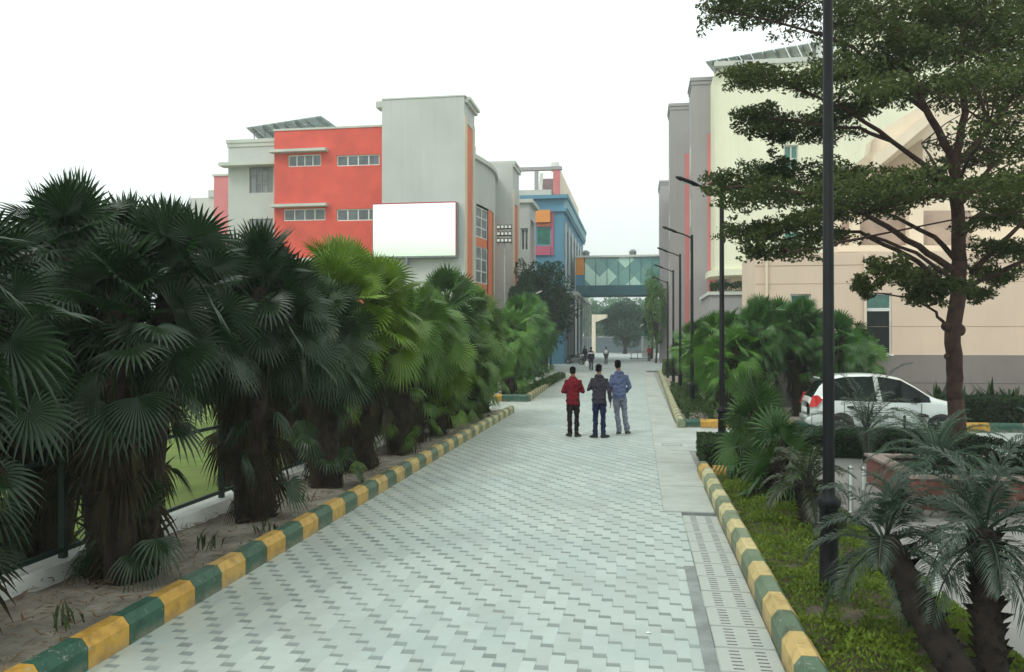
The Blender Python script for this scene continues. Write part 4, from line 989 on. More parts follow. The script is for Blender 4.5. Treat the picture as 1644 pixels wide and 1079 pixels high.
for (x0_, x1_) in ((kx0 + .95, kx1 - .02),):
    m = MB(); m.box(x0_, x1_, YK + .05, YK + .12, kz1 + .002, kz2); m.box(x0_, x1_, YK + 3.85, YK + 3.92, kz1 + .002, kz2); m.build('glazing', gm, K)
m = MB(); m.box(kx0, kx0 + .94, YK - .03, YK + 3.9, kz1 + 1.1, kz2 - .02); m.build('orange_panel', ORNB, K)
m = MB(); m.box(kx0, kx0 + .94, YK - .02, YK + 3.9, kz1 + .003, kz1 + 1.098); m.build('end_panel', BLUE, K)
m = MB(); m.box(kx0 - .1, kx1 + .1, YK - .15, YK + 4.1, kz2 + .002, kz2 + .2); m.build('roof', WHITE, K)
for px in (941, 1016):
    a = FY(px, 410, YK + 1); m = MB(); m.lathe([(.35, 0), (.35, .35), (.45, .4), (.2, .65)], (a.x, YK + 1, kz2 + .2)); m.build('roof_vent', STEELG, K)
m = MB()
for k in range(9): m.box(kx0 + .9 + k * 1.15, kx0 + .95 + k * 1.15, YK - .03, YK + .048, kz1 + .01, kz2)
m.build('mullion', M('teal_mullion', (.07, .20, .19), .6), K)

# --- right cream building with grey piers
C = empty('cream_building', (12, 50, 0), 0, 'tall cream building with grey piers and a rounded corner on the right', 'building')
YC = 46.0; ccx = FY(1150, 300, YC).x; ccz = FY(1200, 104, YC).z; zb = FY(1180, 432, YC).z
cw = hp(1259, 1282, 232, 276, YC); cw2 = (cw[0], cw[1], cw[2] - 3.9, cw[3] - 3.9); cw3 = (cw[0] + 6, cw[1] + 6.6, cw[2], cw[3])
rad_ = 1.3
m = MB(); m.wall((ccx + rad_, YC), (30, YC), zb, ccz, [(h_[0] - ccx - rad_, h_[1] - ccx - rad_, h_[2], h_[3]) for h_ in (cw, cw2, cw3)], .15)
prev = None; ring = []
for k in range(9):
    a = math.pi / 2 * k / 8; ring.append((ccx + rad_ - rad_ * math.sin(a), YC + rad_ - rad_ * math.cos(a)))
for k in range(8):
    p, q = ring[k], ring[k + 1]; m.quad((q[0], q[1], zb), (p[0], p[1], zb), (p[0], p[1], ccz), (q[0], q[1], ccz))
m.wall((ccx, 60), (ccx, YC + rad_), zb, ccz)
top = [(30, 60), (ccx, 60)] + ring[::-1] + [(30, YC)]
m.add([(x, y, ccz) for x, y in top], [tuple(range(len(top)))]); m.add([(x, y, zb) for x, y in top], [tuple(range(len(top)))[::-1]])
m.build('wall', CREAM, C)
for h_ in (cw, cw2, cw3): window(C, (h_[0], YC), (h_[1], YC), h_[2], h_[3], 2, 2, .13, TRIM, GLASST, .07)
# overhanging rounded ledge
ring2 = [(ccx + rad_ - (rad_ + .35) * math.sin(math.pi / 2 * k / 8), YC + rad_ - (rad_ + .35) * math.cos(math.pi / 2 * k / 8)) for k in range(9)]
m = MB(); m.prism([(9, YC + 3), (ccx - .35, YC + 3)] + ring2[::-1] + [(9, YC - .35)], zb - .003 - .35, zb - .003); m.build('curved_ledge', CREAM, C)
m = MB(); m.box(FY(1174, 450, YC + 1).x, 30, YC + 1, 60, -.05, zb - .36); m.build('ground_floor', PEACH, C)
m = MB(); m.box(ccx - .1, 30, YC - .12, YC + .3, ccz + .002, ccz + .25); m.build('coping', TRIM, C)
# taller stair tower showing through the tree
a = FY(1385, 0, YC + 4); m = MB(); m.box(a.x, 30, YC + 4, 60, ccz - 1, ccz + 7); m.build('stair_tower', CREAM, C)
a = FY(1308, 100, YC + 1); m = MB(); m.box(a.x, a.x + 1.2, YC + .5, YC + 2, ccz + .26, ccz + 1.1); m.build('roof_tank', WHITE, C)
# piers
for (pl_, pr_, py, Y, d_) in ((1111, 1150, 130, 49.5, 2.5), (1076, 1112, 171, 55.5, 2.5), (1060, 1082, 293, 81, 5)):
    a = FY(pl_, py, Y); b = FY(pr_, py, Y)
    m = MB(); m.box(a.x, b.x + 3, Y, Y + d_, -.05, a.z); m.build('pier', GREYR, C)
    m = MB(); m.box(a.x - .1, b.x + 3, Y - .1, Y + d_ + .1, a.z + .002, a.z + .2); m.box(a.x - .05, b.x + 3, Y - .05, Y + d_, a.z - .22, a.z - .02); m.build('pier_cornice', GREYR, C)
    m = MB(); m.box(b.x - .5, b.x + .02, Y - .02, Y - .002, .0, a.z - 3.2) if Y < 60 else None
    if Y < 60: m.build('pink_strip', PINK, C)
    if Y < 60:
        for z_ in (6, 9.2, 12.4): m = MB(); m.box(a.x - .012, a.x - .002, Y + .6, Y + 1.9, z_, z_ + 1.7); m.build('side_panel', TRIM, C)
a = FX(1076, 300, FY(1085, 171, 55.5).x)
m = MB(); m.box(FY(1085, 171, 60).x + .3, 30, 60.01, 100, -.05, 16); m.build('rear_wing', GREYR, C)
canopy('', FY(1132, 99, 46), FY(1318, 66, 46), FY(1334, 104, 53), FY(1150, 122, 53), ccz, 9, 'tilted solar panels on the roof of the cream building', posts=False)
# low annex in front of the piers
D_ = empty('annex_building', (5, 38, 0), 0, 'low grey annex with a planted roof edge, under the rounded cream corner', 'building')
a = FY(1118, 474, 37); b = FY(1172, 474, 37); m = MB(); m.box(a.x + .6, b.x + 1, 37, 42, -.05, a.z); m.build('wall', GREYR, D_)
m = MB(); m.box(a.x + .5, b.x + 1, 36.9, 42, a.z + .002, a.z + .15); m.build('coping', TRIM, D_)
shrub_mass('roof_shrubs', a.x + .7, b.x + .8, 37.2, 38.4, a.z + .15, a.z + .55, 1200, .07, HEDGE, 'dark plants along the edge of the low grey annex roof', 'shrub', (.6, .8, .8), core=False, jag=.3)

# --- peach building
E = empty('peach_building', (12, 30, 0), 0, 'low peach building with a grey plinth and sloping upper parapets behind the tree', 'building')
YE = 27.5; ex0 = FY(1213, 450, YE).x; ez = FY(1300, 406, YE).z; pzz = FY(1500, 570, YE).z
w1 = hp(1269, 1302, 472, 499, YE); w2 = hp(1386, 1432, 470, 572, YE)
m = MB(); m.wall((ex0, YE), (22, YE), pzz + .001, ez, [(h_[0] - ex0, h_[1] - ex0, max(h_[2], pzz + .001), h_[3]) for h_ in (w1, w2)], .16); m.wall((ex0, 31), (ex0, YE), 0, ez)
m.quad((ex0, YE, ez), (22, YE, ez), (22, 31, ez), (ex0, 31, ez)); m.build('wall', PEACH, E)
m = MB(); m.box(ex0, 22, YE - .03, YE + .2, -.05, pzz); m.build('plinth', PLINTH, E)
for zz in (pzz - .9,): m = MB(); m.box(ex0, 22, YE - .034, YE - .031, zz, zz + .015); m.build('plinth_joint', DARK, E)
m = MB(); m.box(ex0, 22, YE - .006, YE - .002, ez - .42, ez - .40); m.box(ex0, 22, YE - .006, YE - .002, pzz + .9, pzz + .912); m.box(ex0, 22, YE - .006, YE - .002, pzz + 2.3, pzz + 2.312); m.build('wall_joint', M('joint', (.33, .25, .18), .9), E)
window(E, (w1[0], YE), (w1[1], YE), w1[2], w1[3], 1, 1, .13, WHITE, GLASST, .05)
zt_ = FY(1400, 497, YE).z
window(E, (w2[0], YE), (w2[1], YE), zt_, w2[3], 1, 1, .13, WHITE, GLASST, .05)
window(E, (w2[0], YE), (w2[1], YE), max(w2[2], pzz), zt_, 1, 1, .13, WHITE, GLASSD, .05)
m = MB(); m.box(w2[0] - .05, w2[1] + .05, YE - .06, YE - .0, pzz - .03, pzz + .03); m.build('sill', WHITE, E)
for x_ in (ex0 + .35, ex0 + 3.4):
    m = MB(); m.tube([(x_, YE - .07, .1), (x_, YE - .07, ez - .1)], .045, 8); m.build('drain_pipe', PEACHL, E)
# upper storey with sloping parapet
YU = 30.5
def poly(name, pts, Y, t, mat):
    m = MB(); m.extr([FY(px, py, Y) for px, py in pts], (0, min(t, 1.0), 0)); return m.build(name, mat, E)
poly('upper_wall', [(1345, 420), (1345, 285), (1400, 243), (1404, 216), (1600, 95), (1800, 95), (1800, 420)], YU, 6, PEACHL)
poly('sloping_parapet', [(1328, 272), (1330, 252), (1404, 200), (1404, 222), (1345, 268)], YU - .3, .29, CREAM)
poly('sloping_parapet', [(1402, 268), (1402, 250), (1498, 176), (1502, 190), (1410, 268)], YU - .5, .49, PEACHL)
poly('soffit_shade_panel', [(1405, 300), (1410, 275), (1482, 222), (1482, 300)], YU - .06, .05, BROWNW)  # flat brown panel: shade under the slope put into the colour
poly('recess_shade_panel', [(1352, 392), (1352, 338), (1560, 338), (1560, 392)], YU - .05, .04, M('recess_wall', (.40, .31, .25), .9))  # flat panel, darker than the wall: porch shade put into its colour
for px0, px1 in ((1368, 1381), (1460, 1483)): poly('pillar', [(px0, 395), (px0, 335), (px1, 335), (px1, 395)], YU - .6, .4, PEACHL)
poly('balcony_slab', [(1345, 404), (1345, 394), (1700, 394), (1700, 404)], YU - 1, .99, PEACHL)

# ------------------------------------------------------------------ trees and things farther off
leafy_tree('round_tree', (*P(875, HZ, 62).to_2d(), 0), 8.9, 2.15, 1.5, 'dark dense round tree between the pier block and the skybridge', (.5, .85, .65), 16000, .13, blobs=60)
leafy_tree('round_tree', (*P(843, HZ, 58).to_2d(), 0), 7.9, 1.25, 1.4, 'smaller dark tree at the left flank of the dense round tree', (.5, .85, .65), 7000, .13, blobs=30)
leafy_tree('column_tree', (*P(1053, HZ, 79).to_2d(), 0), 9.3, 1.3, 2.4, 'light green columnar tree at the right end of the skybridge', (3.6, 3.9, 1.8), 5000, .13, blobs=24)
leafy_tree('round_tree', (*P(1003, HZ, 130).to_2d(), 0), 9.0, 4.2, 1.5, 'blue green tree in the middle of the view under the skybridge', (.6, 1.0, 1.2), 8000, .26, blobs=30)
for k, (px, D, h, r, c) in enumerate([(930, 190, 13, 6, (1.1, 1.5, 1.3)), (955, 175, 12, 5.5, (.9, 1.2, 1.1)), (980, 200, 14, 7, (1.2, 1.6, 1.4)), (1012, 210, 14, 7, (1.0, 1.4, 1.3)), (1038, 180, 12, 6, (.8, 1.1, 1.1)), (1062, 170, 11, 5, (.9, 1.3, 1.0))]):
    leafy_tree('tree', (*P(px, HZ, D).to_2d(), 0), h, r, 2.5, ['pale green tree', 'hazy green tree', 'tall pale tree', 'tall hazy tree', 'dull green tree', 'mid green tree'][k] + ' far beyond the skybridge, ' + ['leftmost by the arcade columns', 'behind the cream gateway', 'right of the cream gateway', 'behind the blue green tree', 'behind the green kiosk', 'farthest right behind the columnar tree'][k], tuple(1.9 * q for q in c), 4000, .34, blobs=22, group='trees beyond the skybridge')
leafy_tree('leaning_tree', (*P(1046, HZ, 95).to_2d(), 0), 6.5, 1.6, 3.2, 'small loose tree with pale twigs right of the path under the skybridge', (.9, 1.1, .9), 1400, .2, blobs=16)
for k in range(9):
    leafy_tree('tree', (-52 + k * 4.6, 74 + (k % 3) * 3, 0), 5 + (k % 4) * .8, 2.8, 1.4, 'low tree behind the left palms beyond the lawn', (.8, 1, .8), 1800, .2, blobs=14, group='low trees beyond the lawn')
# gateway, wall, kiosk, barrier
gw = empty('gateway', (-8, 128, 0), 0, 'cream gateway frame beyond the skybridge', 'gate')
a = FY(950, 557, 128); b = FY(956, 505, 128); m = MB(); m.box(a.x, b.x, 128, 129, 0, b.z); m.build('pillar', PEACHL, gw)
m = MB(); m.extr([(b.x + .005, 128.1, b.z), (b.x + .005, 128.1, b.z - 1.2), (FY(975, 500, 128).x, 128.1, b.z - .5), (FY(975, 500, 128).x, 128.1, b.z)], (0, .8, 0)); m.build('beam', PEACHL, gw)
w_ = empty('boundary_wall', (-5, 140, 0), 0, 'grey boundary wall closing the view below the far trees', 'wall')
m = MB(); m.box(-26, 10, 140, 140.4, 0, 2.6); m.build('wall', M('blue_grey_wall', (.12, .16, .18), .9), w_); m = MB(); m.box(-26, 10, 139.9, 140.5, 2.602, 2.75); m.build('coping', GREYR, w_)
a = FY(1030, 540, 104); b = FY(1052, 521, 104)
kk = empty('kiosk', ((a.x + b.x) / 2, 105, 0), 0, 'small kiosk with a green fascia and white roof edge', 'kiosk')
m = MB(); m.box(a.x, b.x, 104, 106.5, a.z, b.z - .2); m.build('fascia', M('green_fascia', (.03, .17, .10), .6), kk); m = MB(); m.box(a.x - .1, b.x + .1, 103.9, 106.6, b.z - .198, b.z); m.build('roof', WHITE, kk)
for x in (a.x + .02, b.x - .14): m = MB(); m.box(x, x + .12, 104.1, 104.22, 0, a.z - .002); m.build('post', WHITE, kk)
m = MB(); m.box(a.x + .1, b.x - .1, 106.2, 106.4, 0, a.z - .002); m.box(a.x + .1, b.x - .1, 104.6, 105, 0, .95); m.build('counter', GREY, kk)
a = FY(1012, 570, 92); b = FY(1045, 556, 92)
bb = empty('barrier_table', ((a.x + b.x) / 2, 92, 0), 0, 'long low table like barrier right of the walkers under the skybridge', 'barrier')
m = MB(); m.box(a.x, b.x, 91.8, 92.6, .85, .95); m.build('top', GREYR, bb)
m = MB(); m.box(a.x, b.x, 91.85, 91.9, .12, .2); m.build('rail', STEELG, bb)
for x in (a.x + .05, a.x + .75, b.x - .12): m = MB(); m.box(x, x + .07, 91.85, 92.5, 0, .848); m.build('leg', STEELG, bb)

# ------------------------------------------------------------------ motorcycles
TYRE = M('tyre_rubber', (.015, .015, .015), .85)
def motorcycle():
    r = empty('motorcycle', (0, 0, 0), 0, 'x', 'motorcycle', 'motorcycles parked by the arcade')
    for x in (-.62, .62):
        m = MB(); N = 20
        m.tube([(x + .25 * math.cos(2 * math.pi * k / N), 0, .29 + .25 * math.sin(2 * math.pi * k / N)) for k in range(N + 1)], .045, 6, cap=False); w = m.build('wheel', TYRE, r, True)
        m = MB()
        for k in range(6): a = math.pi * k / 6; m.tube([(x - .23 * math.cos(a), 0, .29 - .23 * math.sin(a)), (x + .23 * math.cos(a), 0, .29 + .23 * math.sin(a))], .008, 4)
        m.build('spokes', STEELG, w)
    m = MB(); m.bbox(-.25, .22, -.12, .12, .28, .62, .05); m.tube([(.22, 0, .5), (.45, 0, .8), (.62, 0, .29)], .03, 6); m.tube([(-.2, 0, .5), (-.62, 0, .29)], .03, 6); m.build('frame', STEELG, r)
    m = MB(); m.ball((.15, 0, .78), .24, .13, .13); m.build('tank', M('tank_paint', (.03, .03, .05), .3, coat=.5), r, True)
    m = MB(); m.bbox(-.65, -.05, -.12, .12, .72, .82, .04); m.build('seat', TYRE, r)
    m = MB(); m.tube([(.36, -.33, 1.0), (.42, 0, .93), (.36, .33, 1.0)], .016, 6); m.build('handlebar', BLACKP, r)
    m = MB(); m.ball((.52, 0, .85), .09, .09, .09); m.build('headlight', WHITE, r, True)
    return r
mc = motorcycle()
mlab = ['nearest the camera', 'second from the camera', 'third from the camera', 'fourth from the camera', 'fifth from the camera', 'farthest from the camera']
for k in range(6):
    o = mc if k == 0 else copy_tree(mc); o.location = (-5.7 + rnd.uniform(-.1, .1), 74 + k * 2.6, 0); o.rotation_euler = (0, R(3), R(rnd.uniform(-15, 25)))
    o['label'] = 'dark motorcycle in the row parked along the arcade, ' + mlab[k]

# ------------------------------------------------------------------ car
CARP = M('white_car_paint', (.70, .76, .74), .25, .03, 1, spec=.5, coat=.6)
def car(loc, rz):
    r = empty('parked_car', loc, rz, 'small white hatchback parked on the side road behind the long hedge', 'car')
    L = 3.55
    # stations: x, zbottom, zbelt, ztop, half width bottom, belt, top
    st = [(-1.76, .42, .72, .80, .50, .56, .50), (-1.70, .30, .80, .92, .66, .70, .60), (-1.52, .22, .86, 1.20, .72, .75, .56), (-1.30, .20, .88, 1.40, .74, .765, .55), (-1.0, .20, .88, 1.465, .745, .77, .56),
          (-.55, .20, .87, 1.485, .75, .775, .57), (-.1, .20, .86, 1.475, .75, .775, .57), (.30, .20, .85, 1.40, .75, .775, .56), (.62, .20, .85, 1.22, .75, .77, .575), (.92, .20, .86, 1.02, .75, .765, .62),
          (1.12, .20, .86, .93, .745, .755, .66), (1.40, .21, .80, .86, .735, .74, .62), (1.62, .24, .70, .74, .69, .69, .56), (1.74, .32, .58, .62, .58, .58, .48), (1.79, .42, .52, .54, .45, .46, .40)]
    rings = []
    for x, zb_, zl, zt_, wb, wl, wt in st:
        zm = (zb_ + zl) / 2; ft = min(.045, (zt_ - zl) * .5)
        rg = [(-wb * .8, zb_), (-wb, zb_ + .05), (-wl * 1.01, zm), (-wl, zl - .05), (-wl * .975, zl), (-wt - (wl - wt) * .12, zt_ - ft), (-wt * .86, zt_), (-wt * .4, zt_ + .012)]
        rings.append([(x, y, z) for y, z in rg] + [(x, -y, z) for y, z in rg[::-1]])
    n = len(rings[0]); paint, glass = MB(), MB(); allv = [v for q in rings for v in q]; pf, gf = [], []
    def wheelcut(x0, x1, z): 
        return False
    for i in range(len(rings) - 1):
        xm = (st[i][0] + st[i + 1][0]) / 2
        for k in range(n):
            f = (i * n + k, (i + 1) * n + k, (i + 1) * n + (k + 1) % n, i * n + (k + 1) % n)
            side = k in (4, 10); topf = k in (5, 6, 7, 8, 9)
            g_ = False
            if side and -1.35 < xm < .80: g_ = True
            if topf and k in (6, 7, 8) and (.28 < xm < .95): g_ = True
            if topf and k in (6, 7, 8) and xm < -1.38 and xm > -1.72: g_ = True
            (gf if g_ else pf).append(f)
    pf.append(tuple(range(n))[::-1]); pf.append(tuple(range((len(rings) - 1) * n, len(rings) * n)))
    paint.v = allv; paint.f = pf; glass.v = list(allv); glass.f = gf
    mt = Matrix.Translation(loc) @ Matrix.Rotation(rz, 4, 'Z')
    def fin(m, nm, mat, par, smooth=False): return m.build(nm, mat, par, smooth, local=True)
    bo = fin(paint, 'body', CARP, r, True); 
    fin(glass, 'windows', GLASSD, r, False)
    # pillars: b pillar and window surround on both sides
    for s in (-1, 1):
        m = MB(); m.extr([(-.28, s * .775, .86), (-.16, s * .775, .86), (-.24, s * .61, 1.43), (-.34, s * .61, 1.43)], (0, s * .022, 0)); fin(m, 'pillar', CARP, r)
        for (x0, x1, zz) in ((-.95, -.80, .74), (.02, .18, .72)):
            m = MB(); m.bbox(x0, x1, s * .785 - .015, s * .785 + .015, zz - .022, zz + .022, .008); fin(m, 'door_handle', BLACKP, r)
        m = MB()
        for xs in (-.22, .70, -1.02): m.extr([(xs, s * .781, .30), (xs + .012, s * .781, .30), (xs + .012, s * .781, .84), (xs, s * .781, .84)], (0, s * .002, 0))
        m.extr([(-1.0, s * .7835, .64), (.7, s * .7835, .62), (.7, s * .7835, .61), (-1.0, s * .7835, .63)], (0, s * .002, 0)); fin(m, 'door_seam', DARK, r)
        m = MB(); m.bbox(.50, .66, s * .86 - .07, s * .86 + .07, .86, .98, .03); fin(m, 'mirror', BLACKP, r)
        m = MB(); m.extr([(-1.775, s * .55, .74), (-1.775, s * .66, .72), (-1.64, s * .775, .74), (-1.50, s * .785, .90), (-1.60, s * .735, 1.0), (-1.70, s * .60, .98)], (-.004, s * .006, 0)); fin(m, 'tail_light', M('tail_lens', (.55, .02, .02), .2), r)
        m = MB(); m.extr([(1.30, s * .765, .70), (1.66, s * .68, .60), (1.60, s * .70, .76), (1.34, s * .76, .84)], (.01, s * .012, 0)); fin(m, 'headlight', GLASSG, r)
        for x in (-1.12, 1.10):
            m = MB(); N = 24
            m.add([(x + .33 * math.cos(math.pi * k / N - .12), s * .790, .28 + .33 * math.sin(math.pi * k / N - .0)) for k in range(N + 1)], [tuple(range(N + 1))]); fin(m, 'wheel_arch', DARK, r)
            m = MB(); c = Vector((x, s * .70, .28)); prof = [(.14, -.10), (.26, -.10), (.28, -.08), (.28, .08), (.26, .10), (.17, .10)]
            for i_ in range(len(prof)): pass
            vs = []; fs = []
            for rr, yy in prof:
                for k in range(28): a = 2 * math.pi * k / 28; vs.append((x + rr * math.cos(a), s * (.70 + yy), .28 + rr * math.sin(a)))
            for i_ in range(len(prof) - 1):
                for k in range(28): a_ = i_ * 28 + k; b_ = i_ * 28 + (k + 1) % 28; fs.append((a_, b_, b_ + 28, a_ + 28))
            m.add(vs, fs); w = fin(m, 'wheel', TYRE, r, True)
            m = MB(); vs = [(x, s * .775, .28)] + [(x + .175 * math.cos(2 * math.pi * k / 14), s * (.798 if k % 2 else .785), .28 + .175 * math.sin(2 * math.pi * k / 14)) for k in range(14)]
            m.add(vs, [(0, 1 + k, 1 + (k + 1) % 14) for k in range(14)]); fin(m, 'hubcap', STAIN, w)
    m = MB(); m.bbox(-1.80, -1.70, -.62, .62, .30, .52, .04); fin(m, 'rear_bumper', CARP, r, True)
    m = MB(); m.bbox(-1.79, -1.765, -.25, .25, .56, .68, .01); fin(m, 'number_plate', WHITE, r)
    m = MB(); m.bbox(-1.52, -1.46, -.3, .3, 1.36, 1.40, .015); fin(m, 'spoiler', CARP, r)
    m = MB(); m.bbox(1.62, 1.8, -.4, .4, .30, .42, .03); fin(m, 'grille', BLACKP, r)
    return r
cr = car((5.70, 20.45, 0), R(-1)); cr.scale = (.97, 1, 1)

# ------------------------------------------------------------------ people
def remesh(mb, name, mat, parent, vox, sm=4, disp=0):
    me = mb.mesh('tmp'); o = bpy.data.objects.new('tmp', me); col.objects.link(o)
    md = o.modifiers.new('r', 'REMESH'); md.mode = 'VOXEL'; md.voxel_size = vox; md.use_smooth_shade = True
    s = o.modifiers.new('s', 'SMOOTH'); s.factor = .5; s.iterations = sm
    dg = bpy.context.evaluated_depsgraph_get(); ev = o.evaluated_get(dg)
    nm = bpy.data.meshes.new_from_object(ev); nm.name = name
    bpy.data.objects.remove(o)
    if disp:
        nv = len(nm.vertices); co = np.empty(nv * 3); nm.vertices.foreach_get('co', co); no = np.empty(nv * 3); nm.vertices.foreach_get('normal', no)
        co = co.reshape(-1, 3); no = no.reshape(-1, 3)
        d = np.array([noise.noise(Vector((c[0] * 9, c[1] * 9, c[2] * 14))) + .5 * noise.noise(Vector((c[0] * 22, c[1] * 22, c[2] * 30))) for c in co])
        co += no * (d * disp)[:, None]; nm.vertices.foreach_set('co', co.ravel()); nm.update()
    nm.materials.clear(); nm.materials.append(mat)
    r = bpy.data.objects.new(name, nm); col.objects.link(r); r.parent = parent
    return r
def cloth(name, c): return M(name, c, .9, .14, 5, .3, 120, spec=.15)
def person(loc, yaw, hgt, J, top, bot, shoe, label, sole=None, vox=.011, hood=None, jlen=.86, group=None, extra=None, headyaw=0, headtilt=0):
    """J: joints in metres for a 1.75 m figure; x right, y forward"""
    root = empty('person', loc, yaw, label, 'person', group); k = hgt / 1.75; root.scale = (k * .93, k, k)
    V = Vector; j = {a: V(b) for a, b in J.items()}
    def arms(mb, e, upto='wrist', r=(.052, .043, .036, .028)):
        for s in 'LR':
            sh, el, wr = j['sh' + s], j['el' + s], j['wr' + s]
            mb.tube([sh.lerp(j['neck'], .45) + V((0, 0, -.03)), sh + (el - sh) * .06, sh.lerp(el, .5), el, el.lerp(wr, .5), wr], [r[0] + e - .012, r[0] + e, r[0] * .93 + e, r[1] + e, r[2] * 1.08 + e, r[3] + e], 10)
            mb.ball(sh, r[0] + e, r[0] + e, r[0] + e); mb.ball(el, r[1] + e, r[1] + e, r[1] + e)
    def torso(mb, e, z0):
        c = j['chest']; p = j['pelvis']; nk = j['neck']; sd = (j['shR'] - j['shL']).normalized()
        zs = [(z0, .158, .70), (.95, .165, .74), (1.06, .152, .74), (1.20, .160, .72), (1.30, .172, .68), (1.375, .165, .64), (1.43, .118, .70), (1.49, .062, .95)]
        pts = []; rr = []; el = []
        for z, rx, e_ in zs:
            t = (z - .95) / (1.49 - .95); t = max(-.3, min(1, t)); q = p.lerp(nk, t) if t > 0 else p + V((0, 0, 0)); pts.append(V((q.x, q.y, z))); rr.append(rx * e_ + e); el.append((rx + e) / (rx * e_ + e))
        mb.tube(pts, rr, 20, ell=el, side=sd)
    def legs(mb, e, bottom=0.0, r=(.088, .072, .056, .054, .036)):
        for s in 'LR':
            hp_, kn, an = j['hp' + s], j['kn' + s], j['an' + s]
            a2 = an + V((0, 0, bottom))
            mb.tube([hp_ + V((0, 0, .05)), hp_.lerp(kn, .4), kn, kn.lerp(an, .35), a2], [r[0] + e, r[1] * 1.08 + e, r[2] + e, r[3] + e, r[4] + e * 1.4], 12)
            mb.ball(kn, r[2] + e, r[2] + e, r[2] + e)
    hd = j['head']; Rm = Matrix.Rotation(headyaw, 3, 'Z') @ Matrix.Rotation(headtilt, 3, 'X')
    # the body: one continuous surface
    m = MB(); torso(m, -.004, .90); arms(m, -.003); legs(m, 0)
    m.tube([j['neck'] + V((0, 0, -.05)), j['neck'].lerp(hd, .6), hd], [.058, .054, .05], 12)
    def hb(c, rx, ry, rz): 
        q = MB(); q.ball((0, 0, 0), rx, ry, rz, 16, 12); m.add([hd + Rm @ (V(v) + V(c)) for v in q.v], q.f)
    hb((0, -.012, .035), .076, .092, .088); hb((0, .018, -.03), .062, .072, .078); hb((0, .05, -.07), .034, .034, .030)
    hb((0, .090, -.012), .012, .020, .022); hb((0, .08, .022), .045, .012, .012)
    for s in (-1, 1): hb((s * .076, -.004, -.008), .010, .020, .032)
    hb((0, .082, -.052), .022, .010, .008)
    for s in 'LR':
        wr = j['wr' + s]; dr = (wr - j['el' + s]).normalized(); sg = -1 if s == 'L' else 1
        hdv = j.get('hd' + s); dr = (V(hdv) - wr).normalized() if hdv else dr
        acr = V((0, 1, 0)) - dr * dr.y; acr = acr.normalized() if acr.length > .3 else V((sg, 0, 0)); nm_ = dr.cross(acr)
        palm = wr + dr * .05; m.tube([wr - dr * .01, wr + dr * .03, palm, wr + dr * .09], [.024, .021, .021, .017], 10, ell=[1.1, 1.6, 1.9, 2.1], side=acr)
        inward = nm_ if nm_.dot(V((-sg, 0, 0))) > 0 else -nm_
        for f in range(4):
            o = (f - 1.5) * .0195; l = (.062, .074, .070, .054)[f]; b0 = wr + dr * .085 + acr * (-o)
            b1 = b0 + dr * l * .45 + inward * .008; b2 = b1 + (dr + inward * .7).normalized() * l * .35; b3 = b2 + (dr + inward * 1.5).normalized() * l * .28
            m.tube([b0, b1, b2, b3], [.0105, .0100, .0092, .0080], 7)
        t0 = wr + dr * .03 + acr * .026; m.tube([t0, t0 + (dr + acr * .8).normalized() * .035, t0 + (dr + acr * .5).normalized() * .062 + inward * .01], [.012, .0108, .009], 7)
    for s in 'LR':
        an = j['an' + s]; tw = j['to' + s]; f = V((tw.x - an.x, tw.y - an.y, 0)).normalized(); m.tube([an - f * .03 + V((0, 0, -.02)), an + f * .06 + V((0, 0, -.035)), tw + V((0, 0, .0))], [.034, .034, .022], 8)
    remesh(m, 'body', SKIN, root, min(vox, .0085), 2)
    # eyes
    m = MB()
    for s in (-1, 1):
        q = MB(); q.ball((s * .031, .084, .008), .010, .006, .007); m.add([hd + Rm @ V(v) for v in q.v], q.f)
    m.build('eyes', M('eye', (.05, .04, .04), .2), root, True, local=True)
    # hair
    m = MB()
    for c, rx, ry, rz in (((0, -.022, .052), .086, .094, .084), ((0, -.048, -.005), .078, .062, .062), ((0, .04, .098), .06, .05, .034)):
        q = MB(); q.ball(c, rx, ry, rz, 18, 12, .03); m.add([hd + Rm @ V(v) for v in q.v], q.f)
    remesh(m, 'hair', HAIR, root, .010, 2, .006)
    # jacket
    m = MB(); torso(m, .020, jlen); arms(m, .014)
    if hood:
        nk = j['neck']; m.tube([nk + V((-.10, -.02, -.02)), nk + V((-.06, -.085, -.005)), nk + V((0, -.105, -.02)), nk + V((.06, -.085, -.005)), nk + V((.10, -.02, -.02))], [.03, .042, .050, .042, .03], 10)
        m.ball(nk + V((0, -.10, -.07)), .085, .04, .06)
    else:
        m.tube([j['neck'] + V((0, 0, -.04)), j['neck'] + V((0, -.004, .035))], [.075, .068], 14)
    remesh(m, 'jacket', top, root, vox, 3, .020)
    m = MB(); legs(m, .014, -.01)
    p = j['pelvis']; m.tube([p + V((0, 0, -.12)), p + V((0, -.01, -.05)), p + V((0, 0, .10))], [.115, .125, .115], 18, ell=[1.25, 1.4, 1.35], side=(1, 0, 0))
    for s in 'LR':
        an = j['an' + s]; m.tube([an + V((0, 0, .12)), an + V((0, 0, -.02))], [.060, .066], 12)
    remesh(m, 'trousers', bot, root, vox, 3, .022)
    for s in 'LR':
        an = j['an' + s]; tw = j['to' + s]; f = V((tw.x - an.x, tw.y - an.y, 0)).normalized(); z0 = tw.z - .03
        m = MB(); hz_ = V((an.x, an.y, max(z0 + .035, an.z - .055)))
        m.tube([hz_ - f * .075 + V((0, 0, .005)), hz_ - f * .04 + V((0, 0, .012)), hz_ + f * .05 + V((0, 0, .008)), V((tw.x, tw.y, tw.z)) - f * .03, tw + f * .05], [.030, .048, .050, .042, .022], 12, ell=[.9, .95, .95, 1.15, 1.2])
        m.tube([an + V((0, 0, .02)), hz_], [.045, .046], 10)
        sh_ = remesh(m, 'shoe', shoe, root, .008, 2)
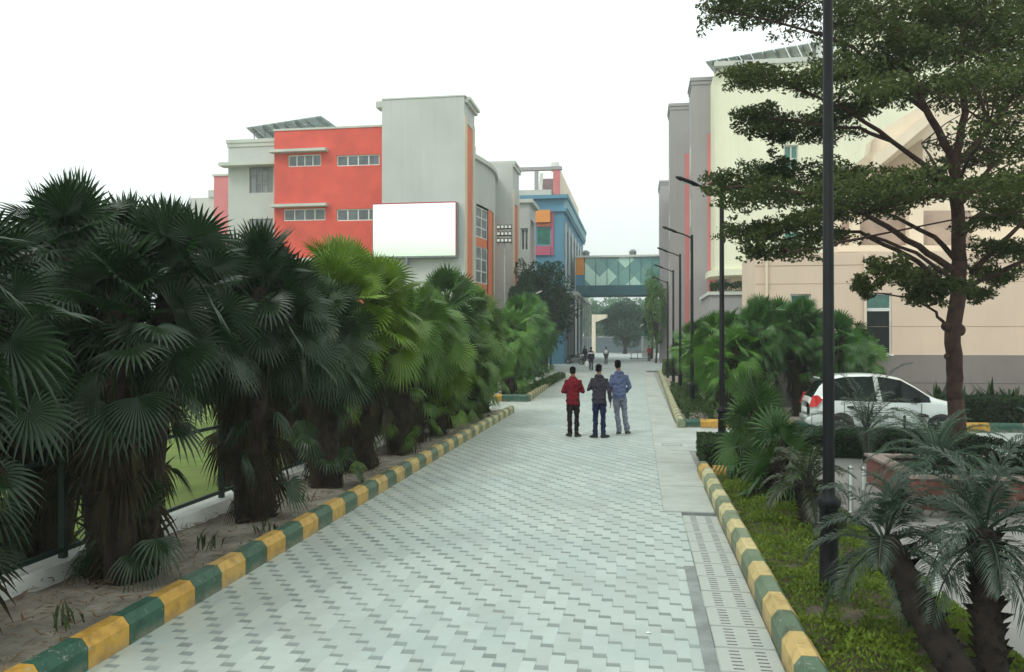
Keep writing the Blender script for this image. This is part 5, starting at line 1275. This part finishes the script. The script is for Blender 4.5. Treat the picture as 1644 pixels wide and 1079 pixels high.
        if sole:
            m = MB(); m.tube([hz_ - f * .10 + V((0, 0, -.038)), hz_ + V((0, 0, -.036)), V((tw.x, tw.y, tw.z - .028)), tw + f * .07 + V((0, 0, -.02))], [.013, .013, .012, .010], 8, ell=[2.4, 3.8, 3.8, 2.4]); m.build('sole', sole, sh_, True, local=True)
    return root
def walkJ(**kw):
    J = dict(pelvis=(0, 0, .97), chest=(0, .0, 1.3), neck=(0, .0, 1.48), head=(0, .03, 1.63), shL=(-.165, 0, 1.365), shR=(.165, 0, 1.365), elL=(-.23, -.03, 1.12), elR=(.23, -.03, 1.12), wrL=(-.23, .06, .88), wrR=(.23, .06, .88),
             hpL=(-.088, 0, .90), hpR=(.088, 0, .90), knL=(-.095, .02, .50), knR=(.095, .03, .50), anL=(-.10, -.02, .09), anR=(.10, 0, .09), toL=(-.12, .14, .03), toR=(.13, .15, .03))
    J.update(kw); return J
def ploc(px, py): g = G(px, py); return (g.x, g.y, .0)
# face along the path, slightly turned
person(ploc(920, 701), R(4), 1.66, walkJ(elL=(-.265, -.03, 1.14), wrL=(-.17, .17, 1.10), elR=(.27, .01, 1.13), wrR=(.15, .22, 1.18), hdR=(.10, .26, 1.25), anL=(-.085, -.01, .09), anR=(.095, -.04, .09), toL=(-.16, .12, .03), toR=(.18, .068, .02), head=(-.01, .045, 1.62)),
       cloth('maroon_cloth', (.15, .006, .014)), cloth('black_cloth', (.018, .010, .012)), M('black_shoe', (.02, .02, .02), .5), 'man in a maroon jacket and black trousers seen from behind, left of the three', jlen=.80, headtilt=R(-14))
person(ploc(962, 703), R(-3), 1.72, walkJ(elL=(-.27, .01, 1.16), wrL=(-.16, .20, 1.20), elR=(.265, -.05, 1.12), wrR=(.285, .0, .86), anL=(-.105, 0, .09), anR=(.10, .02, .09), toL=(-.21, .068, .02), toR=(.21, .11, .03), head=(-.015, .04, 1.625), knL=(-.10, .02, .5)),
       cloth('charcoal_cloth', (.040, .036, .050)), cloth('navy_jeans', (.012, .018, .055)), M('dark_shoe', (.015, .018, .03), .5), 'man in a charcoal hoodie and navy jeans seen from behind, middle of the three', hood=True, jlen=.83, headtilt=R(-10), headyaw=R(-8))
person(ploc(994, 698), R(5), 1.79, walkJ(pelvis=(.0, 0, .97), elL=(-.245, .0, 1.14), wrL=(-.16, .19, 1.02), elR=(.27, .02, 1.13), wrR=(.19, .20, 1.0), knL=(-.045, .10, .50), anL=(.0, -.02, .10), toL=(-.03, .12, .035), knR=(.14, .10, .50), anR=(.20, .06, .10), toR=(.27, .19, .035), head=(-.035, .03, 1.64)),
       cloth('blue_hoodie', (.095, .12, .22)), cloth('grey_track_pants', (.20, .22, .28)), M('grey_shoe', (.04, .05, .05), .6), 'man in a blue hoodie and grey trousers stepping forward, right of the three', sole=M('white_sole', (.65, .65, .6), .6), hood=True, jlen=.86, headyaw=R(6))
WJ = walkJ(knL=(-.09, .09, .5), anL=(-.09, .10, .09), toL=(-.09, .26, .03), knR=(.09, .0, .5), anR=(.10, -.16, .11), toR=(.10, -.02, .04))
WJ2 = walkJ(knR=(.09, .09, .5), anR=(.09, .10, .09), toR=(.09, .26, .03), knL=(-.09, .0, .5), anL=(-.10, -.16, .11), toL=(-.10, -.02, .04))
pb = person(ploc(949, 595), 0, 1.74, WJ, cloth('dark_sweater', (.02, .025, .04)), cloth('dark_trousers', (.015, .02, .035)), M('shoe_b', (.03, .03, .03), .5), 'walker in a dark sweater with a white band across the back, carrying a white bag', vox=.014, sole=M('sole_b', (.5, .5, .5), .6))
m = MB(); m.tube([(0, 0, 1.25), (0, 0, 1.34)], [.150, .155], 20, ell=[1.33, 1.32], side=(1, 0, 0)); m.build('white_band', cloth('white_cloth', (.78, .8, .8)), pb, True, local=True)
for s in (-1, 1):
    m = MB(); m.tube([(s * .188, -.004, 1.33), (s * .205, -.014, 1.25)], .071, 12); m.build('sleeve_band', pb.children[-1].data.materials[0] if pb.children else WHITE, pb, True, local=True)
bl_ = G(949, 595); m = MB(); bx_, by_ = bl_.x - .31, bl_.y + .05
m.lathe([(.02, .0), (.15, .03), (.19, .15), (.17, .32), (.09, .44), (.03, .5), (.015, .66)], (0, 0, 0), 14)
m.v = [(bx_ + x * 1.0 + .01 * math.sin(z * 30), by_ + y * .7, z + .22) for x, y, z in m.v]
tag(m.build('carrier_bag', cloth('plastic_bag', (.85, .87, .88)), None, True), 'white plastic bag held beside the walker with the banded sweater', 'bag')
pc = person(ploc(973, 585), 0, 1.62, WJ2, cloth('navy_top', (.018, .022, .04)), cloth('navy_trousers', (.014, .016, .035)), M('shoe_c', (.03, .03, .03), .5), 'walker in dark clothes with a small white backpack', vox=.014)
bp = MB(); bp.bbox(-.16, .16, -.27, -.12, 1.02, 1.44, .06); g_ = G(973, 585)
bp.v = [(g_.x + x, g_.y + y, z * .93) for x, y, z in bp.v]; tag(bp.build('backpack', cloth('white_backpack', (.72, .76, .76)), None, True), 'small white backpack on the dark dressed walker in the centre', 'backpack')
person(ploc(939, 583), 0, 1.70, WJ2, cloth('black_top', (.02, .018, .028)), cloth('black_trousers', (.014, .013, .02)), M('shoe_d', (.03, .03, .03), .5), 'dark dressed person half hidden left of the walker with the white bag', vox=.014)
person(ploc(1042, 580), R(165), 1.66, walkJ(elR=(.24, .03, 1.14), wrR=(.12, .2, 1.22), elL=(-.25, .02, 1.12), wrL=(-.14, .19, 1.15)), cloth('red_shirt', (.42, .02, .03)), cloth('dark_grey_trousers', (.03, .03, .035)), M('shoe_e', (.02, .02, .02), .5), 'person in a red shirt standing at the right edge of the path facing the camera', vox=.014)

# small white scrap on the paving
m = MB(); g_ = G(1041, 1017); m.add([(g_.x - .02, g_.y, .006), (g_.x + .015, g_.y - .008, .012), (g_.x + .02, g_.y + .012, .007), (g_.x - .01, g_.y + .018, .013)], [(0, 1, 2, 3)])
tag(m.build('paper_scrap', WHITE), 'tiny white paper scrap lying on the pavers near the camera', 'litter')

# ------------------------------------------------------------------ haze
USE_HAZE = True
if USE_HAZE:
    hm = bpy.data.materials.new('haze_air'); hm.use_nodes = True; nt = hm.node_tree; nt.nodes.remove(nt.nodes['Principled BSDF'])
    pv = nt.nodes.new('ShaderNodeVolumePrincipled'); pv.inputs['Color'].default_value = (.90, .97, .95, 1); pv.inputs['Density'].default_value = .0014; pv.inputs['Anisotropy'].default_value = .2
    nt.links.new(pv.outputs[0], nt.nodes['Material Output'].inputs['Volume'])
    m = MB(); m.box(-410, 410, -50, 910, -1.2, 60); o = m.build('haze', hm); tag(o, 'thin pale haze in the air over the campus', 'haze', kind='stuff')

# ------------------------------------------------------------------ light, sky, camera
SUN_EL, SUN_AZ = R(50), R(215)      # azimuth clockwise from +Y
w = bpy.data.worlds.new('World'); sc.world = w; w.use_nodes = True; nt = w.node_tree; bg = nt.nodes['Background']
sky = nt.nodes.new('ShaderNodeTexSky'); sky.sky_type = 'NISHITA'; sky.sun_disc = False; sky.sun_elevation = SUN_EL; sky.sun_rotation = SUN_AZ; sky.dust_density = 4; sky.air_density = 1.5
tc = nt.nodes.new('ShaderNodeTexCoord').outputs['Generated']; sp = nt.nodes.new('ShaderNodeSeparateXYZ'); nt.links.new(tc, sp.inputs[0])
cl = mixc(nt, ramp(nt, mth(nt, 'ADD', sp.outputs[2], mth(nt, 'MULTIPLY', noise_n(nt, tc, 1.2, 4), .25)), .05, .55), (11.6, 12.9, 12.4), (13.6, 14.6, 14.1))
nt.links.new(mixc(nt, .88, sky.outputs[0], cl), bg.inputs['Color']); bg.inputs['Strength'].default_value = .1
L = bpy.data.lights.new('sun', 'SUN'); L.energy = 1.15; L.angle = R(14); L.color = (1, .97, .90)
lo = bpy.data.objects.new('sun', L); col.objects.link(lo)
d = Vector((math.sin(SUN_AZ) * math.cos(SUN_EL), math.cos(SUN_AZ) * math.cos(SUN_EL), math.sin(SUN_EL))); lo.rotation_euler = d.to_track_quat('Z', 'Y').to_euler(); lo.location = (0, 0, 40)
cam = bpy.data.cameras.new('camera'); co = bpy.data.objects.new('camera', cam); col.objects.link(co); sc.camera = co
co.location = (0, 0, H); pitch = math.atan((HZ - CY) / F); co.rotation_euler = (R(90) + pitch, 0, YAW)
cam.sensor_width = 36; cam.lens = F / 1644 * 36; cam.clip_end = 3000; cam.clip_start = .05
sc.view_settings.view_transform = 'Standard'; sc.view_settings.look = 'None'; sc.view_settings.exposure = .12; sc.view_settings.gamma = 1
